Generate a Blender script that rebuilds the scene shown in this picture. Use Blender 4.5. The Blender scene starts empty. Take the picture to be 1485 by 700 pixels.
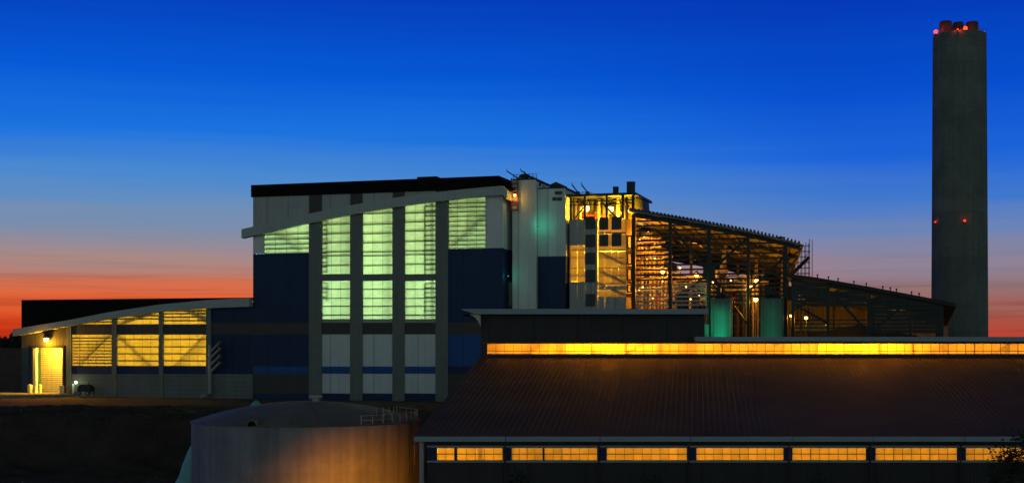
import bpy, math, random
from mathutils import Vector, Matrix
random.seed(7)
sc = bpy.context.scene
COL = sc.collection

# ------------------------------------------------------------------ camera
FPX, CX, HY, CAMZ = 1900.0, 742.5, 495.0, 13.0     # focal length / principal column / horizon row in photo pixels, eye height
cam_d = bpy.data.cameras.new('camera')
cam_d.sensor_width = 36.0
cam_d.lens = 36.0 * FPX / 1485.0
cam_d.shift_y = (HY - 350.0) / 1485.0
cam_d.clip_start, cam_d.clip_end = 0.5, 20000
cam = bpy.data.objects.new('camera', cam_d)
COL.objects.link(cam)
cam.location = (0, 0, CAMZ)
cam.rotation_euler = (math.radians(90), 0, 0)
sc.camera = cam

# ------------------------------------------------------------------ sky (dusk)
world = bpy.data.worlds.new('World')
sc.world = world
world.use_nodes = True
wn, wl = world.node_tree.nodes, world.node_tree.links
wn.clear()
def W(t, **kw):
    n = wn.new(t)
    for k, v in kw.items():
        setattr(n, k, v)
    return n
def ramp(node, stops, interp='EASE'):
    cr = node.color_ramp
    cr.interpolation = interp
    while len(cr.elements) > 1:
        cr.elements.remove(cr.elements[-1])
    cr.elements[0].position, cr.elements[0].color = stops[0][0], (*stops[0][1], 1)
    for p, c in stops[1:]:
        e = cr.elements.new(p)
        e.color = (*c, 1)
def srgb(r, g, b):
    return tuple(((c / 255) / 12.92 if c / 255 <= 0.04045 else ((c / 255 + 0.055) / 1.055) ** 2.4) for c in (r, g, b))
w_out, w_bg = W('ShaderNodeOutputWorld'), W('ShaderNodeBackground')
w_tc, w_sep = W('ShaderNodeTexCoord'), W('ShaderNodeSeparateXYZ')
wl.new(w_tc.outputs['Generated'], w_sep.inputs[0])
# thin streaks of cloud bend the colour bands near the horizon a little
w_map = W('ShaderNodeMapping'); w_map.inputs['Scale'].default_value = (2.2, 2.2, 60)
wl.new(w_tc.outputs['Generated'], w_map.inputs[0])
w_ns = W('ShaderNodeTexNoise'); w_ns.inputs['Scale'].default_value = 1.6; w_ns.inputs['Detail'].default_value = 4
wl.new(w_map.outputs[0], w_ns.inputs[0])
w_n0 = W('ShaderNodeMath', operation='SUBTRACT'); w_n0.inputs[1].default_value = 0.5
wl.new(w_ns.outputs[0], w_n0.inputs[0])
w_n1 = W('ShaderNodeMath', operation='MULTIPLY_ADD'); w_n1.inputs[1].default_value = 0.022
wl.new(w_n0.outputs[0], w_n1.inputs[0]); wl.new(w_sep.outputs['Z'], w_n1.inputs[2])
w_sc = W('ShaderNodeMath', operation='MULTIPLY'); w_sc.inputs[1].default_value = 2.0; w_sc.use_clamp = True
wl.new(w_n1.outputs[0], w_sc.inputs[0])
def el(py):                      # ramp position of a photo row
    t = (HY - py) / FPX
    return 2.0 * t / math.sqrt(1 + t * t)
west = W('ShaderNodeValToRGB')   # towards the afterglow
ramp(west, [(0.0, srgb(160, 24, 12)), (el(480), srgb(202, 54, 22)), (el(452), srgb(224, 84, 40)), (el(428), srgb(224, 104, 62)), (el(407), srgb(196, 116, 92)),
            (el(380), srgb(168, 136, 132)), (el(345), srgb(132, 140, 162)), (el(302), srgb(104, 142, 186)), (el(262), srgb(72, 136, 208)), (el(200), srgb(24, 114, 222)),
            (el(110), srgb(0, 88, 214)), (el(0), srgb(0, 62, 188)), (0.75, srgb(10, 40, 88)), (1.0, srgb(22, 32, 50))], 'LINEAR')
side = W('ShaderNodeValToRGB')   # at the edges of the afterglow
ramp(side, [(0.0, srgb(160, 40, 28)), (el(482), srgb(184, 68, 50)), (el(455), srgb(164, 90, 78)), (el(422), srgb(146, 114, 116)),
            (el(386), srgb(142, 130, 150)), (el(343), srgb(108, 132, 180)), (el(295), srgb(64, 120, 204)), (el(230), srgb(24, 98, 216)), (el(140), srgb(0, 78, 206)),
            (el(0), srgb(0, 54, 180)), (0.75, srgb(10, 38, 84)), (1.0, srgb(22, 32, 50))], 'LINEAR')
east = W('ShaderNodeValToRGB')   # the grey dusk opposite, out of view, raised to light the building fronts
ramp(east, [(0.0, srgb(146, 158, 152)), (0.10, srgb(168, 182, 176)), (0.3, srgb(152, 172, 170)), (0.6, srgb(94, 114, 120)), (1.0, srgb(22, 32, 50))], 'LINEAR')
for n in (west, side, east):
    wl.new(w_sc.outputs[0], n.inputs[0])
GLOW_AZ = math.radians(-13)       # the sun has set ahead, a little left of the view
gx, gy = math.sin(GLOW_AZ), math.cos(GLOW_AZ)
w_dot = W('ShaderNodeVectorMath', operation='DOT_PRODUCT'); w_dot.inputs[1].default_value = (gx, gy, 0)
wl.new(w_tc.outputs['Generated'], w_dot.inputs[0])
f1 = W('ShaderNodeMapRange', interpolation_type='SMOOTHSTEP'); f1.inputs['From Min'].default_value = 0.87; f1.inputs['From Max'].default_value = 0.995
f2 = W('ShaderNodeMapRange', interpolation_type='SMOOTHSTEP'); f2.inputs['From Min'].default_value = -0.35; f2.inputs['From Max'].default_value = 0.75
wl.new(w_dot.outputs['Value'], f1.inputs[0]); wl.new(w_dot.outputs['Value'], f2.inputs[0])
m1, m2 = W('ShaderNodeMixRGB'), W('ShaderNodeMixRGB')
wl.new(f1.outputs[0], m1.inputs[0]); wl.new(side.outputs[0], m1.inputs[1]); wl.new(west.outputs[0], m1.inputs[2])
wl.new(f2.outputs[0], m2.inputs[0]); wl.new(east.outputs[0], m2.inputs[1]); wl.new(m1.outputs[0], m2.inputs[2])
# the physical sky with the sun just under the horizon adds a faint share
w_sky = W('ShaderNodeTexSky', sky_type='NISHITA')
w_sky.sun_disc = False
w_sky.sun_elevation = math.radians(-3.0)
w_sky.sun_rotation = GLOW_AZ
m3 = W('ShaderNodeMixRGB', blend_type='ADD'); m3.inputs[0].default_value = 0.008
# duskier streaks of thin cloud low over the horizon
w_map2 = W('ShaderNodeMapping'); w_map2.inputs['Scale'].default_value = (3.0, 3.0, 110); w_map2.inputs['Location'].default_value = (3.1, 1.7, 0.4)
wl.new(w_tc.outputs['Generated'], w_map2.inputs[0])
w_ns2 = W('ShaderNodeTexNoise'); w_ns2.inputs['Scale'].default_value = 1.5; w_ns2.inputs['Detail'].default_value = 5; w_ns2.inputs['Roughness'].default_value = 0.6
wl.new(w_map2.outputs[0], w_ns2.inputs[0])
w_cl = W('ShaderNodeMapRange', interpolation_type='SMOOTHSTEP'); w_cl.inputs['From Min'].default_value = 0.47; w_cl.inputs['From Max'].default_value = 0.68; w_cl.inputs['To Max'].default_value = 0.42
wl.new(w_ns2.outputs[0], w_cl.inputs[0])
w_lo = W('ShaderNodeMapRange', interpolation_type='SMOOTHSTEP'); w_lo.inputs['From Min'].default_value = 0.08; w_lo.inputs['From Max'].default_value = 0.03
wl.new(w_sep.outputs['Z'], w_lo.inputs[0])
w_cf = W('ShaderNodeMath', operation='MULTIPLY'); wl.new(w_cl.outputs[0], w_cf.inputs[0]); wl.new(w_lo.outputs[0], w_cf.inputs[1])
w_cm = W('ShaderNodeMixRGB', blend_type='MULTIPLY'); w_cm.inputs[2].default_value = (0.42, 0.40, 0.55, 1)
wl.new(w_cf.outputs[0], w_cm.inputs[0]); wl.new(m2.outputs[0], w_cm.inputs[1])
wl.new(w_cm.outputs[0], m3.inputs[1]); wl.new(w_sky.outputs[0], m3.inputs[2])
wl.new(m3.outputs[0], w_bg.inputs[0])
w_bg.inputs[1].default_value = 1.0
wl.new(w_bg.outputs[0], w_out.inputs[0])

# ------------------------------------------------------------------ exposure, sampling
sc.view_settings.view_transform = 'Standard'
sc.view_settings.look = 'None'
sc.view_settings.exposure = 0.0
sc.view_settings.gamma = 1.0
sc.view_settings.use_curve_mapping = False
sc.render.engine = 'CYCLES'
sc.cycles.use_denoising = True
sc.cycles.max_bounces = 5
sc.cycles.diffuse_bounces = 2
sc.cycles.glossy_bounces = 2
sc.cycles.transmission_bounces = 3
sc.cycles.caustics_reflective = False
sc.cycles.caustics_refractive = False
sc.cycles.sample_clamp_indirect = 2.0

# ------------------------------------------------------------------ materials
def new_mat(name):
    m = bpy.data.materials.new(name)
    m.use_nodes = True
    return m, m.node_tree.nodes, m.node_tree.links, m.node_tree.nodes['Principled BSDF']

def surf(name, col, rough=0.6, var=0.25, scale=0.35, rib=0.0, axis='XY', bump=0.4, metal=0.0, streak=0.0, band=0.0, seam=0.0, fine=0.0, spec=0.35, rnd=0.0):
    """painted / rough surface: blotches, rain streaks, ribs (period in m), horizontal joints (band, m)"""
    m, N, L, b = new_mat(name)
    tc = N.new('ShaderNodeTexCoord')
    ns = N.new('ShaderNodeTexNoise'); ns.inputs['Scale'].default_value = scale; ns.inputs['Detail'].default_value = 6; ns.inputs['Roughness'].default_value = 0.65
    L.new(tc.outputs['Object'], ns.inputs[0])
    fac = ns.outputs[0]
    if streak:
        mp = N.new('ShaderNodeMapping'); mp.inputs['Scale'].default_value = (1.3, 1.3, 0.05)
        L.new(tc.outputs['Object'], mp.inputs[0])
        n2 = N.new('ShaderNodeTexNoise'); n2.inputs['Scale'].default_value = 1.0; n2.inputs['Detail'].default_value = 5
        L.new(mp.outputs[0], n2.inputs[0])
        mx = N.new('ShaderNodeMix'); mx.data_type = 'FLOAT'; mx.inputs[0].default_value = streak
        L.new(fac, mx.inputs[2]); L.new(n2.outputs[0], mx.inputs[3])
        fac = mx.outputs[0]
    if fine:
        n3 = N.new('ShaderNodeTexNoise'); n3.inputs['Scale'].default_value = 5.0; n3.inputs['Detail'].default_value = 3
        L.new(tc.outputs['Object'], n3.inputs[0])
        mx = N.new('ShaderNodeMix'); mx.data_type = 'FLOAT'; mx.inputs[0].default_value = fine
        L.new(fac, mx.inputs[2]); L.new(n3.outputs[0], mx.inputs[3])
        fac = mx.outputs[0]
    mr = N.new('ShaderNodeMapRange'); mr.inputs['From Min'].default_value = 0.28; mr.inputs['From Max'].default_value = 0.72
    mr.inputs['To Min'].default_value = 1 - var; mr.inputs['To Max'].default_value = 1 + var
    L.new(fac, mr.inputs[0])
    val = mr.outputs[0]
    heights = []
    sep = N.new('ShaderNodeSeparateXYZ'); L.new(tc.outputs['Object'], sep.inputs[0])
    def wave(src, period):
        a = N.new('ShaderNodeMath'); a.operation = 'MULTIPLY'; a.inputs[1].default_value = 2 * math.pi / period
        L.new(src, a.inputs[0])
        s = N.new('ShaderNodeMath'); s.operation = 'SINE'; L.new(a.outputs[0], s.inputs[0])
        return s.outputs[0]
    def darken(val, h, lo, hi, depth):
        r = N.new('ShaderNodeMapRange'); r.inputs['From Min'].default_value = lo; r.inputs['From Max'].default_value = hi
        r.inputs['To Min'].default_value = 1 - depth; r.inputs['To Max'].default_value = 1
        L.new(h, r.inputs[0])
        q = N.new('ShaderNodeMath'); q.operation = 'MULTIPLY'; L.new(val, q.inputs[0]); L.new(r.outputs[0], q.inputs[1])
        return q.outputs[0]
    if rib:
        ad = N.new('ShaderNodeMath'); ad.operation = 'ADD'
        L.new(sep.outputs['X'], ad.inputs[0]); L.new(sep.outputs['Y'], ad.inputs[1])
        h = wave(ad.outputs[0], rib); heights.append(h)
        val = darken(val, h, -1, 0.2, 0.16)
        if seam:
            hs = wave(ad.outputs[0], seam)
            val = darken(val, hs, -1, -0.96, 0.30)
    if band:
        h = wave(sep.outputs['Z'], band)
        val = darken(val, h, -1, -0.93, 0.32)
    if rnd:      # each pour or sheet has a tone of its own
        oi = N.new('ShaderNodeObjectInfo')
        r_ = N.new('ShaderNodeMapRange'); r_.inputs['To Min'].default_value = 1 - rnd; r_.inputs['To Max'].default_value = 1 + rnd
        L.new(oi.outputs['Random'], r_.inputs[0])
        q = N.new('ShaderNodeMath'); q.operation = 'MULTIPLY'; L.new(val, q.inputs[0]); L.new(r_.outputs[0], q.inputs[1])
        val = q.outputs[0]
    mul = N.new('ShaderNodeMixRGB'); mul.blend_type = 'MULTIPLY'; mul.inputs[0].default_value = 1
    mul.inputs[1].default_value = (*col, 1); L.new(val, mul.inputs[2])
    L.new(mul.outputs[0], b.inputs['Base Color'])
    b.inputs['Roughness'].default_value = rough
    b.inputs['Metallic'].default_value = metal
    b.inputs['Specular IOR Level'].default_value = spec
    if bump:
        bp = N.new('ShaderNodeBump'); bp.inputs['Strength'].default_value = bump; bp.inputs['Distance'].default_value = 0.05
        L.new(heights[0] if heights else fac, bp.inputs['Height'])
        L.new(bp.outputs[0], b.inputs['Normal'])
    return m

def pane_mat(name, col, var=0.16, clear=0.0):
    """fibreglass daylight panel: light from the lamps inside comes through it"""
    m, N, L, b = new_mat(name)
    out = N['Material Output']
    tc = N.new('ShaderNodeTexCoord')
    ns = N.new('ShaderNodeTexNoise'); ns.inputs['Scale'].default_value = 0.6; ns.inputs['Detail'].default_value = 5
    L.new(tc.outputs['Object'], ns.inputs[0])
    oi = N.new('ShaderNodeObjectInfo')
    mr = N.new('ShaderNodeMapRange'); mr.inputs['From Min'].default_value = 0.3; mr.inputs['From Max'].default_value = 0.7
    mr.inputs['To Min'].default_value = 1 - var; mr.inputs['To Max'].default_value = 1 + var * 0.5
    L.new(ns.outputs[0], mr.inputs[0])
    rr = N.new('ShaderNodeMapRange'); rr.inputs['To Min'].default_value = 0.74; rr.inputs['To Max'].default_value = 1.0
    L.new(oi.outputs['Random'], rr.inputs[0])
    q = N.new('ShaderNodeMath'); q.operation = 'MULTIPLY'; L.new(mr.outputs[0], q.inputs[0]); L.new(rr.outputs[0], q.inputs[1])
    mul = N.new('ShaderNodeMixRGB'); mul.blend_type = 'MULTIPLY'; mul.inputs[0].default_value = 1
    mul.inputs[1].default_value = (*col, 1); L.new(q.outputs[0], mul.inputs[2])
    tr = N.new('ShaderNodeBsdfTranslucent'); L.new(mul.outputs[0], tr.inputs[0])
    df = N.new('ShaderNodeBsdfDiffuse'); L.new(mul.outputs[0], df.inputs[0])
    gl = N.new('ShaderNodeBsdfGlossy'); gl.inputs['Roughness'].default_value = 0.25
    mx = N.new('ShaderNodeMixShader'); mx.inputs[0].default_value = 0.2
    L.new(tr.outputs[0], mx.inputs[1]); L.new(df.outputs[0], mx.inputs[2])
    mg = N.new('ShaderNodeMixShader'); mg.inputs[0].default_value = 0.03
    L.new(mx.outputs[0], mg.inputs[1]); L.new(gl.outputs[0], mg.inputs[2])
    if clear:     # part of the light passes straight through the sheet
        tp = N.new('ShaderNodeBsdfTransparent'); tp.inputs[0].default_value = (*col, 1)
        mc = N.new('ShaderNodeMixShader'); mc.inputs[0].default_value = clear
        L.new(mg.outputs[0], mc.inputs[1]); L.new(tp.outputs[0], mc.inputs[2])
        mg = mc
    L.new(mg.outputs[0], out.inputs[0])
    return m

def bulb_mat(name, col, strength):
    m, N, L, b = new_mat(name)
    em = N.new('ShaderNodeEmission'); em.inputs[0].default_value = (*col, 1); em.inputs[1].default_value = strength
    L.new(em.outputs[0], N['Material Output'].inputs[0])
    return m

SODIUM = (1.0, 0.33, 0.010)
TIPY = (1.0, 0.62, 0.03)
AMBER = (1.0, 0.43, 0.012)
MINT = (0.62, 1.0, 0.52)
TEAL = (0.01, 1.0, 0.55)
M = {
 'white':   surf('white_siding', (0.74, 0.82, 0.80), rib=0.40, seam=5.2, streak=0.5, var=0.14, rnd=0.08),
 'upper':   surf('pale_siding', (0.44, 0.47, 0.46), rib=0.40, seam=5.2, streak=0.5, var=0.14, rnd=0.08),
 'pil':     surf('grey_siding', (0.20, 0.235, 0.21), rib=0.40, streak=0.4, var=0.16),
 'band':    surf('brown_band', (0.075, 0.072, 0.066), rib=0.40, streak=0.4, var=0.15),
 'navy':    surf('navy_siding', (0.006, 0.035, 0.115), rib=0.40, seam=5.2, streak=0.4, var=0.16, rnd=0.08),
 'blue':    surf('blue_siding', (0.008, 0.10, 0.36), rib=0.40, seam=5.2, streak=0.4, var=0.16, rnd=0.08),
 'black':   surf('black_roof_cladding', (0.008, 0.0075, 0.008), rib=0.5, var=0.2, rough=0.85, spec=0.1),
 'fascia':  surf('pale_metal_fascia', (0.46, 0.52, 0.51), rib=0.6, var=0.12, streak=0.3, bump=0.15),
 'fascia_d':surf('grey_metal_fascia', (0.30, 0.40, 0.46), var=0.12, streak=0.4, bump=0.1),
 'concrete':surf('board_concrete', (0.20, 0.22, 0.21), band=1.05, var=0.3, streak=0.4, fine=0.3, rough=0.9),
 'stack':   surf('slipform_concrete', (0.145, 0.178, 0.160), var=0.7, rnd=0.06, streak=0.35, fine=0.45, scale=0.12, rough=0.95),
 'steel':   surf('painted_steel', (0.021, 0.040, 0.036), var=0.2, bump=0.0, rough=0.55),
 'steel_d': surf('dark_steel', (0.03, 0.035, 0.036), var=0.2, bump=0.0, rough=0.6),
 'galv':    surf('galvanised_steel', (0.34, 0.36, 0.35), var=0.2, bump=0.0, rough=0.45, metal=0.3),
 'deck':    surf('roof_deck', (0.24, 0.22, 0.18), rib=0.5, var=0.2, bump=0.4),
 'brownw':  surf('dark_brown_siding', (0.040, 0.038, 0.040), rib=0.40, seam=6.0, var=0.2, streak=0.4, rnd=0.08),
 'roof':    surf('dark_standing_seam', (0.135, 0.084, 0.056), var=0.4, streak=0.0, scale=0.09, fine=0.25, rough=0.6, bump=0.05, spec=0.28),
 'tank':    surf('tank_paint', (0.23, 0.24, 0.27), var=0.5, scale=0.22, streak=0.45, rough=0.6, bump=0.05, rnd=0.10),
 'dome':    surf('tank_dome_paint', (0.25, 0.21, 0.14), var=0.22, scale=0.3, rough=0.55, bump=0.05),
 'silo':    surf('silo_paint', (0.13, 0.20, 0.16), var=0.2, streak=0.5, rough=0.5, bump=0.05),
 'pipe':    surf('pipe_lagging', (0.34, 0.29, 0.22), var=0.25, rough=0.4, metal=0.2, bump=0.0),
 'duct':    surf('boiler_casing', (0.22, 0.18, 0.125), var=0.35, streak=0.4, rough=0.6, rib=0.9),
 'red':     surf('red_oxide', (0.30, 0.045, 0.025), var=0.25, bump=0.0),
 'glass':   surf('dark_louvre', (0.035, 0.05, 0.05), var=0.2, band=0.35, rough=0.4),
 'yardw':   surf('brown_block_wall', (0.060, 0.046, 0.034), band=1.6, var=0.3, bump=0.1),
 'rock':    surf('rubble', (0.10, 0.082, 0.06), var=0.5, scale=1.2, bump=0.4, rough=0.95),
 'yellow':  surf('bollard_paint', (0.70, 0.62, 0.38), var=0.15, bump=0.0),
 'dirt':    surf('bare_dirt', (0.066, 0.050, 0.033), var=0.8, scale=0.22, fine=0.4, rough=0.95, bump=0.5),
 'apron':   surf('concrete_apron', (0.26, 0.25, 0.23), var=0.25, fine=0.4, rough=0.9, bump=0.1),
 'tarp':    surf('tarp', (0.22, 0.55, 0.50), var=0.25, scale=0.8, bump=0.3),
 'leaf':    surf('leaves', (0.030, 0.040, 0.022), var=0.5, scale=1.5, bump=0.0, rough=0.8),
 'bark':    surf('bark', (0.05, 0.04, 0.03), var=0.4, scale=3, bump=0.3, rough=0.9),
 'girt':    surf('girt_steel', (0.12, 0.12, 0.11), var=0.1, bump=0.0),
 'inside':  surf('interior_lining', (0.10, 0.10, 0.09), var=0.1, bump=0.0, rough=0.9),
 'pane_g':  pane_mat('fibreglass_green', (0.84, 0.95, 0.74)),
 'pane_y':  pane_mat('fibreglass_white', (0.94, 0.86, 0.50)),
 'pane_s':  pane_mat('fibreglass_strip', (0.94, 0.86, 0.50), clear=0.26),
 'b_sod':   bulb_mat('sodium_bulb', (1.0, 0.52, 0.10), 9.0),
 'b_red':   bulb_mat('red_beacon', (1.0, 0.038, 0.006), 5.0),
 'b_redd':  bulb_mat('red_beacon_dim', (1.0, 0.05, 0.012), 1.8),
 'b_white': bulb_mat('halide_bulb', (0.75, 1.0, 0.62), 6.0),
 'b_teal':  bulb_mat('teal_bulb', (0.2, 1.0, 0.65), 0.8),
}

# ------------------------------------------------------------------ helpers
class Frame:
    """an upright plane through the place: u runs along it, v into the depth behind it"""
    def __init__(s, Y0, tan_yaw):
        s.Y0 = Y0; s.yaw = math.atan(tan_yaw); s.c = math.cos(s.yaw); s.s = math.sin(s.yaw)
    def u(s, px, v=0.0):
        x = (px - CX) / FPX
        return (x * (s.Y0 + v * s.c) - v * s.s) / (s.c + x * s.s)
    def Y(s, u, v=0.0):
        return s.Y0 - u * s.s + v * s.c
    def z(s, px, py, v=0.0):
        return CAMZ + (HY - py) * s.Y(s.u(px, v), v) / FPX
    def uz(s, px, py, v=0.0):
        return (s.u(px, v), s.z(px, py, v))
    def world(s, u, v, z):
        return Vector((u * s.c + v * s.s, s.Y0 - u * s.s + v * s.c, z))

class MB:
    def __init__(s): s.v = []; s.f = []
    def box(s, u0, u1, v0, v1, z0, z1):
        n = len(s.v)
        s.v += [(u0, v0, z0), (u1, v0, z0), (u1, v1, z0), (u0, v1, z0), (u0, v0, z1), (u1, v0, z1), (u1, v1, z1), (u0, v1, z1)]
        s.f += [tuple(n + i for i in q) for q in ((0, 3, 2, 1), (4, 5, 6, 7), (0, 1, 5, 4), (1, 2, 6, 5), (2, 3, 7, 6), (3, 0, 4, 7))]
        return s
    def prism(s, poly, v0, v1):
        """polygon in (u, z), extruded from v0 to v1"""
        n, k = len(s.v), len(poly)
        s.v += [(u, v0, z) for u, z in poly] + [(u, v1, z) for u, z in poly]
        s.f += [tuple(n + i for i in range(k)), tuple(n + k + i for i in reversed(range(k)))]
        s.f += [(n + i, n + k + i, n + k + (i + 1) % k, n + (i + 1) % k) for i in range(k)]
        return s
    def strip(s, top, bot, v0, v1):
        """band between two polylines of equal length in (u, z), extruded v0..v1 (quads, safe for curves)"""
        n, k = len(s.v), len(top)
        for vv in (v0, v1):
            s.v += [(u, vv, z) for u, z in top] + [(u, vv, z) for u, z in bot]
        a, b, c, d = n, n + k, n + 2 * k, n + 3 * k
        for i in range(k - 1):
            s.f += [(b + i, b + i + 1, a + i + 1, a + i), (c + i, c + i + 1, d + i + 1, d + i), (a + i, a + i + 1, c + i + 1, c + i), (d + i, d + i + 1, b + i + 1, b + i)]
        s.f += [(a, c, d, b), (b + k - 1, d + k - 1, c + k - 1, a + k - 1)]
        return s
    def tube(s, pts, r, n=8, r1=None):
        pts = [Vector(p) for p in pts]
        base = len(s.v)
        for i, p in enumerate(pts):
            t = (pts[min(i + 1, len(pts) - 1)] - pts[max(i - 1, 0)]).normalized()
            a = t.orthogonal().normalized(); b = t.cross(a)
            rr = r if r1 is None else r + (r1 - r) * i / (len(pts) - 1)
            for k in range(n):
                w = 2 * math.pi * k / n
                s.v.append(tuple(p + rr * (math.cos(w) * a + math.sin(w) * b)))
        for i in range(len(pts) - 1):
            for k in range(n):
                s.f.append((base + i * n + k, base + i * n + (k + 1) % n, base + (i + 1) * n + (k + 1) % n, base + (i + 1) * n + k))
        s.f += [tuple(base + k for k in reversed(range(n))), tuple(base + (len(pts) - 1) * n + k for k in range(n))]
        return s
    def bar(s, p, q, w):
        return s.tube([p, q], w * 0.7071, 4)
    def lathe(s, prof, cu, cv, n=32):
        """profile of (radius, z) turned about the upright axis through (cu, cv)"""
        base = len(s.v)
        for r, z in prof:
            for k in range(n):
                w = 2 * math.pi * k / n
                s.v.append((cu + r * math.cos(w), cv + r * math.sin(w), z))
        for i in range(len(prof) - 1):
            for k in range(n):
                s.f.append((base + i * n + k, base + i * n + (k + 1) % n, base + (i + 1) * n + (k + 1) % n, base + (i + 1) * n + k))
        s.f += [tuple(base + k for k in reversed(range(n))), tuple(base + (len(prof) - 1) * n + k for k in range(n))]
        return s
    def ball(s, c, r, n=10):
        prof = [(max(r * math.sin(math.pi * i / n), 0.002), c[2] - r * math.cos(math.pi * i / n)) for i in range(n + 1)]
        return s.lathe(prof, c[0], c[1], n * 2)

def obj(name, mb, mat, parent=None, org=(0, 0, 0), smooth=False):
    me = bpy.data.meshes.new(name)
    ox, oy, oz = org
    me.from_pydata([(x - ox, y - oy, z - oz) for x, y, z in mb.v], [], mb.f)
    me.materials.append(M[mat] if isinstance(mat, str) else mat)
    if smooth:
        me.polygons.foreach_set('use_smooth', [True] * len(me.polygons))
        try: me.set_sharp_from_angle(angle=math.radians(40))
        except Exception: pass
    me.update()
    o = bpy.data.objects.new(name, me)
    COL.objects.link(o)
    if parent: o.parent = parent
    return o

def tag(o, label, cat, group=None, kind=None):
    o['label'] = label
    if cat: o['category'] = cat
    if group: o['group'] = group
    if kind: o['kind'] = kind
    return o

class Thing:
    """an Empty at the thing's base; parts are given in the frame's own (u, v, z)"""
    def __init__(s, frame, name, label, cat, base, group=None):
        s.fr, s.org = frame, base
        e = bpy.data.objects.new(name, None)
        COL.objects.link(e)
        e.empty_display_size = 0.5
        e.location = frame.world(*base)
        e.rotation_euler = (0, 0, -frame.yaw)
        tag(e, label, cat, group)
        s.e = e
    def add(s, name, mb, mat, parent=None, smooth=False, label=None):
        o = obj(name, mb, mat, parent or s.e, s.org, smooth)
        if label: o['label'] = label
        return o
    def box(s, name, u, v, z, mat, parent=None):
        return s.add(name, MB().box(min(u), max(u), min(v), max(v), min(z), max(z)), mat, parent)
    def lamp(s, p, col, power, radius=0.25, parent=None):
        light('lamp_light', s.fr.world(*p), col, power, radius)

def light(name, loc, col, power, radius=0.25):
    d = bpy.data.lights.new(name, 'POINT')
    d.color = col; d.energy = power; d.shadow_soft_size = radius
    o = bpy.data.objects.new(name, d)
    COL.objects.link(o)
    o.location = loc
    o['kind'] = 'helper'
    return o

def copy_tree(o, parent=None):
    c = o.copy(); COL.objects.link(c)
    if parent: c.parent = parent
    for ch in list(o.children):
        copy_tree(ch, c)
    return c

def interp(pts, x):
    for (a, b), (c, d) in zip(pts, pts[1:]):
        if a <= x <= c:
            return b + (d - b) * (x - a) / (c - a)
    return pts[0][1] if x < pts[0][0] else pts[-1][1]

F1 = Frame(280.0, 0.30)       # the plant's long front
F2 = Frame(135.0, 0.0)        # the near storage hall
uz, U, Z = F1.uz, F1.u, F1.z

# ================================================================== ground
def lip(x):      # the edge of the plant's terrace
    return 236 + 2.2 * math.sin(x * 0.11) + 1.5 * math.sin(x * 0.31 + 1)
def ground_z(x, y):
    t = (lip(x) - y) / 16.0
    t = max(0.0, min(1.0, t)); t = t * t * (3 - 2 * t)
    h = -9.0 * t
    if 200 < y < 262 and -130 < x < 20:
        k = min(1, (262 - y) / 12) * min(1, (y - 200) / 12)
        h += k * (0.65 * math.sin(x * 0.43 + y * 0.3) * math.sin(y * 0.5 + x * 0.13) + 0.30 * math.sin(x * 2.1 + 2) * math.sin(y * 1.7 + x * .3) + 0.35)
    return h
xs = [-6000, -2500, -1000, -500, -300, -200] + [-150 + i * 1.5 for i in range(121)] + [50, 80, 120, 200, 400, 1000, 2500, 6000]
ys = [-200, 0, 60, 110, 150, 180, 195] + [200 + i * 1.2 for i in range(55)] + [275, 300, 350, 450, 700, 1500, 4000, 9000]
g = MB()
for y in ys:
    for x in xs:
        g.v.append((x, y, ground_z(x, y)))
nx = len(xs)
for j in range(len(ys) - 1):
    for i in range(nx - 1):
        g.f.append((j * nx + i, j * nx + i + 1, (j + 1) * nx + i + 1, (j + 1) * nx + i))
o = obj('ground', g, 'dirt', smooth=True); o['kind'] = 'structure'; o['label'] = 'dark bare earth terrace and lower yard'

# loose stones along the bank
rk = MB(); rr_ = random.Random(21)
for i in range(900):
    x, y = rr_.uniform(-105, -8), rr_.triangular(222, 262, 240)
    c = Vector((x, y, ground_z(x, y))); r = 0.08 + 0.42 * rr_.random() ** 4
    n = len(rk.v)
    for d in ((1, 0, 0), (0, 1, 0), (-1, 0, 0), (0, -1, 0), (0, 0, 1), (0, 0, -1)):
        rk.v.append(tuple(c + Vector(d) * r * rr_.uniform(0.6, 1.2)))
    rk.f += [(n, n + 1, n + 4), (n + 1, n + 2, n + 4), (n + 2, n + 3, n + 4), (n + 3, n, n + 4), (n + 1, n, n + 5), (n + 2, n + 1, n + 5), (n + 3, n + 2, n + 5), (n, n + 3, n + 5)]
o = obj('rubble', rk, 'rock'); tag(o, 'loose stones strewn over the bank before the tipping hall', None, kind='stuff')

# concrete apron in front of the truck door
a = MB()
ap = [F1.world(U(x), v, 0) for x, v in ((-60, -1), (-60, -17), (20, -16), (70, -12), (108, -7), (112, -0.6))]
n = len(ap)
a.v = [(p.x, p.y, 0.75) for p in ap] + [(p.x, p.y, -0.6) for p in ap]
a.f = [tuple(range(n))[::-1]] + [(i, (i + 1) % n, n + (i + 1) % n, n + i) for i in range(n)]
o = obj('apron', a, 'apron'); o['kind'] = 'structure'; o['label'] = 'pale concrete apron in front of the truck door'

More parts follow.
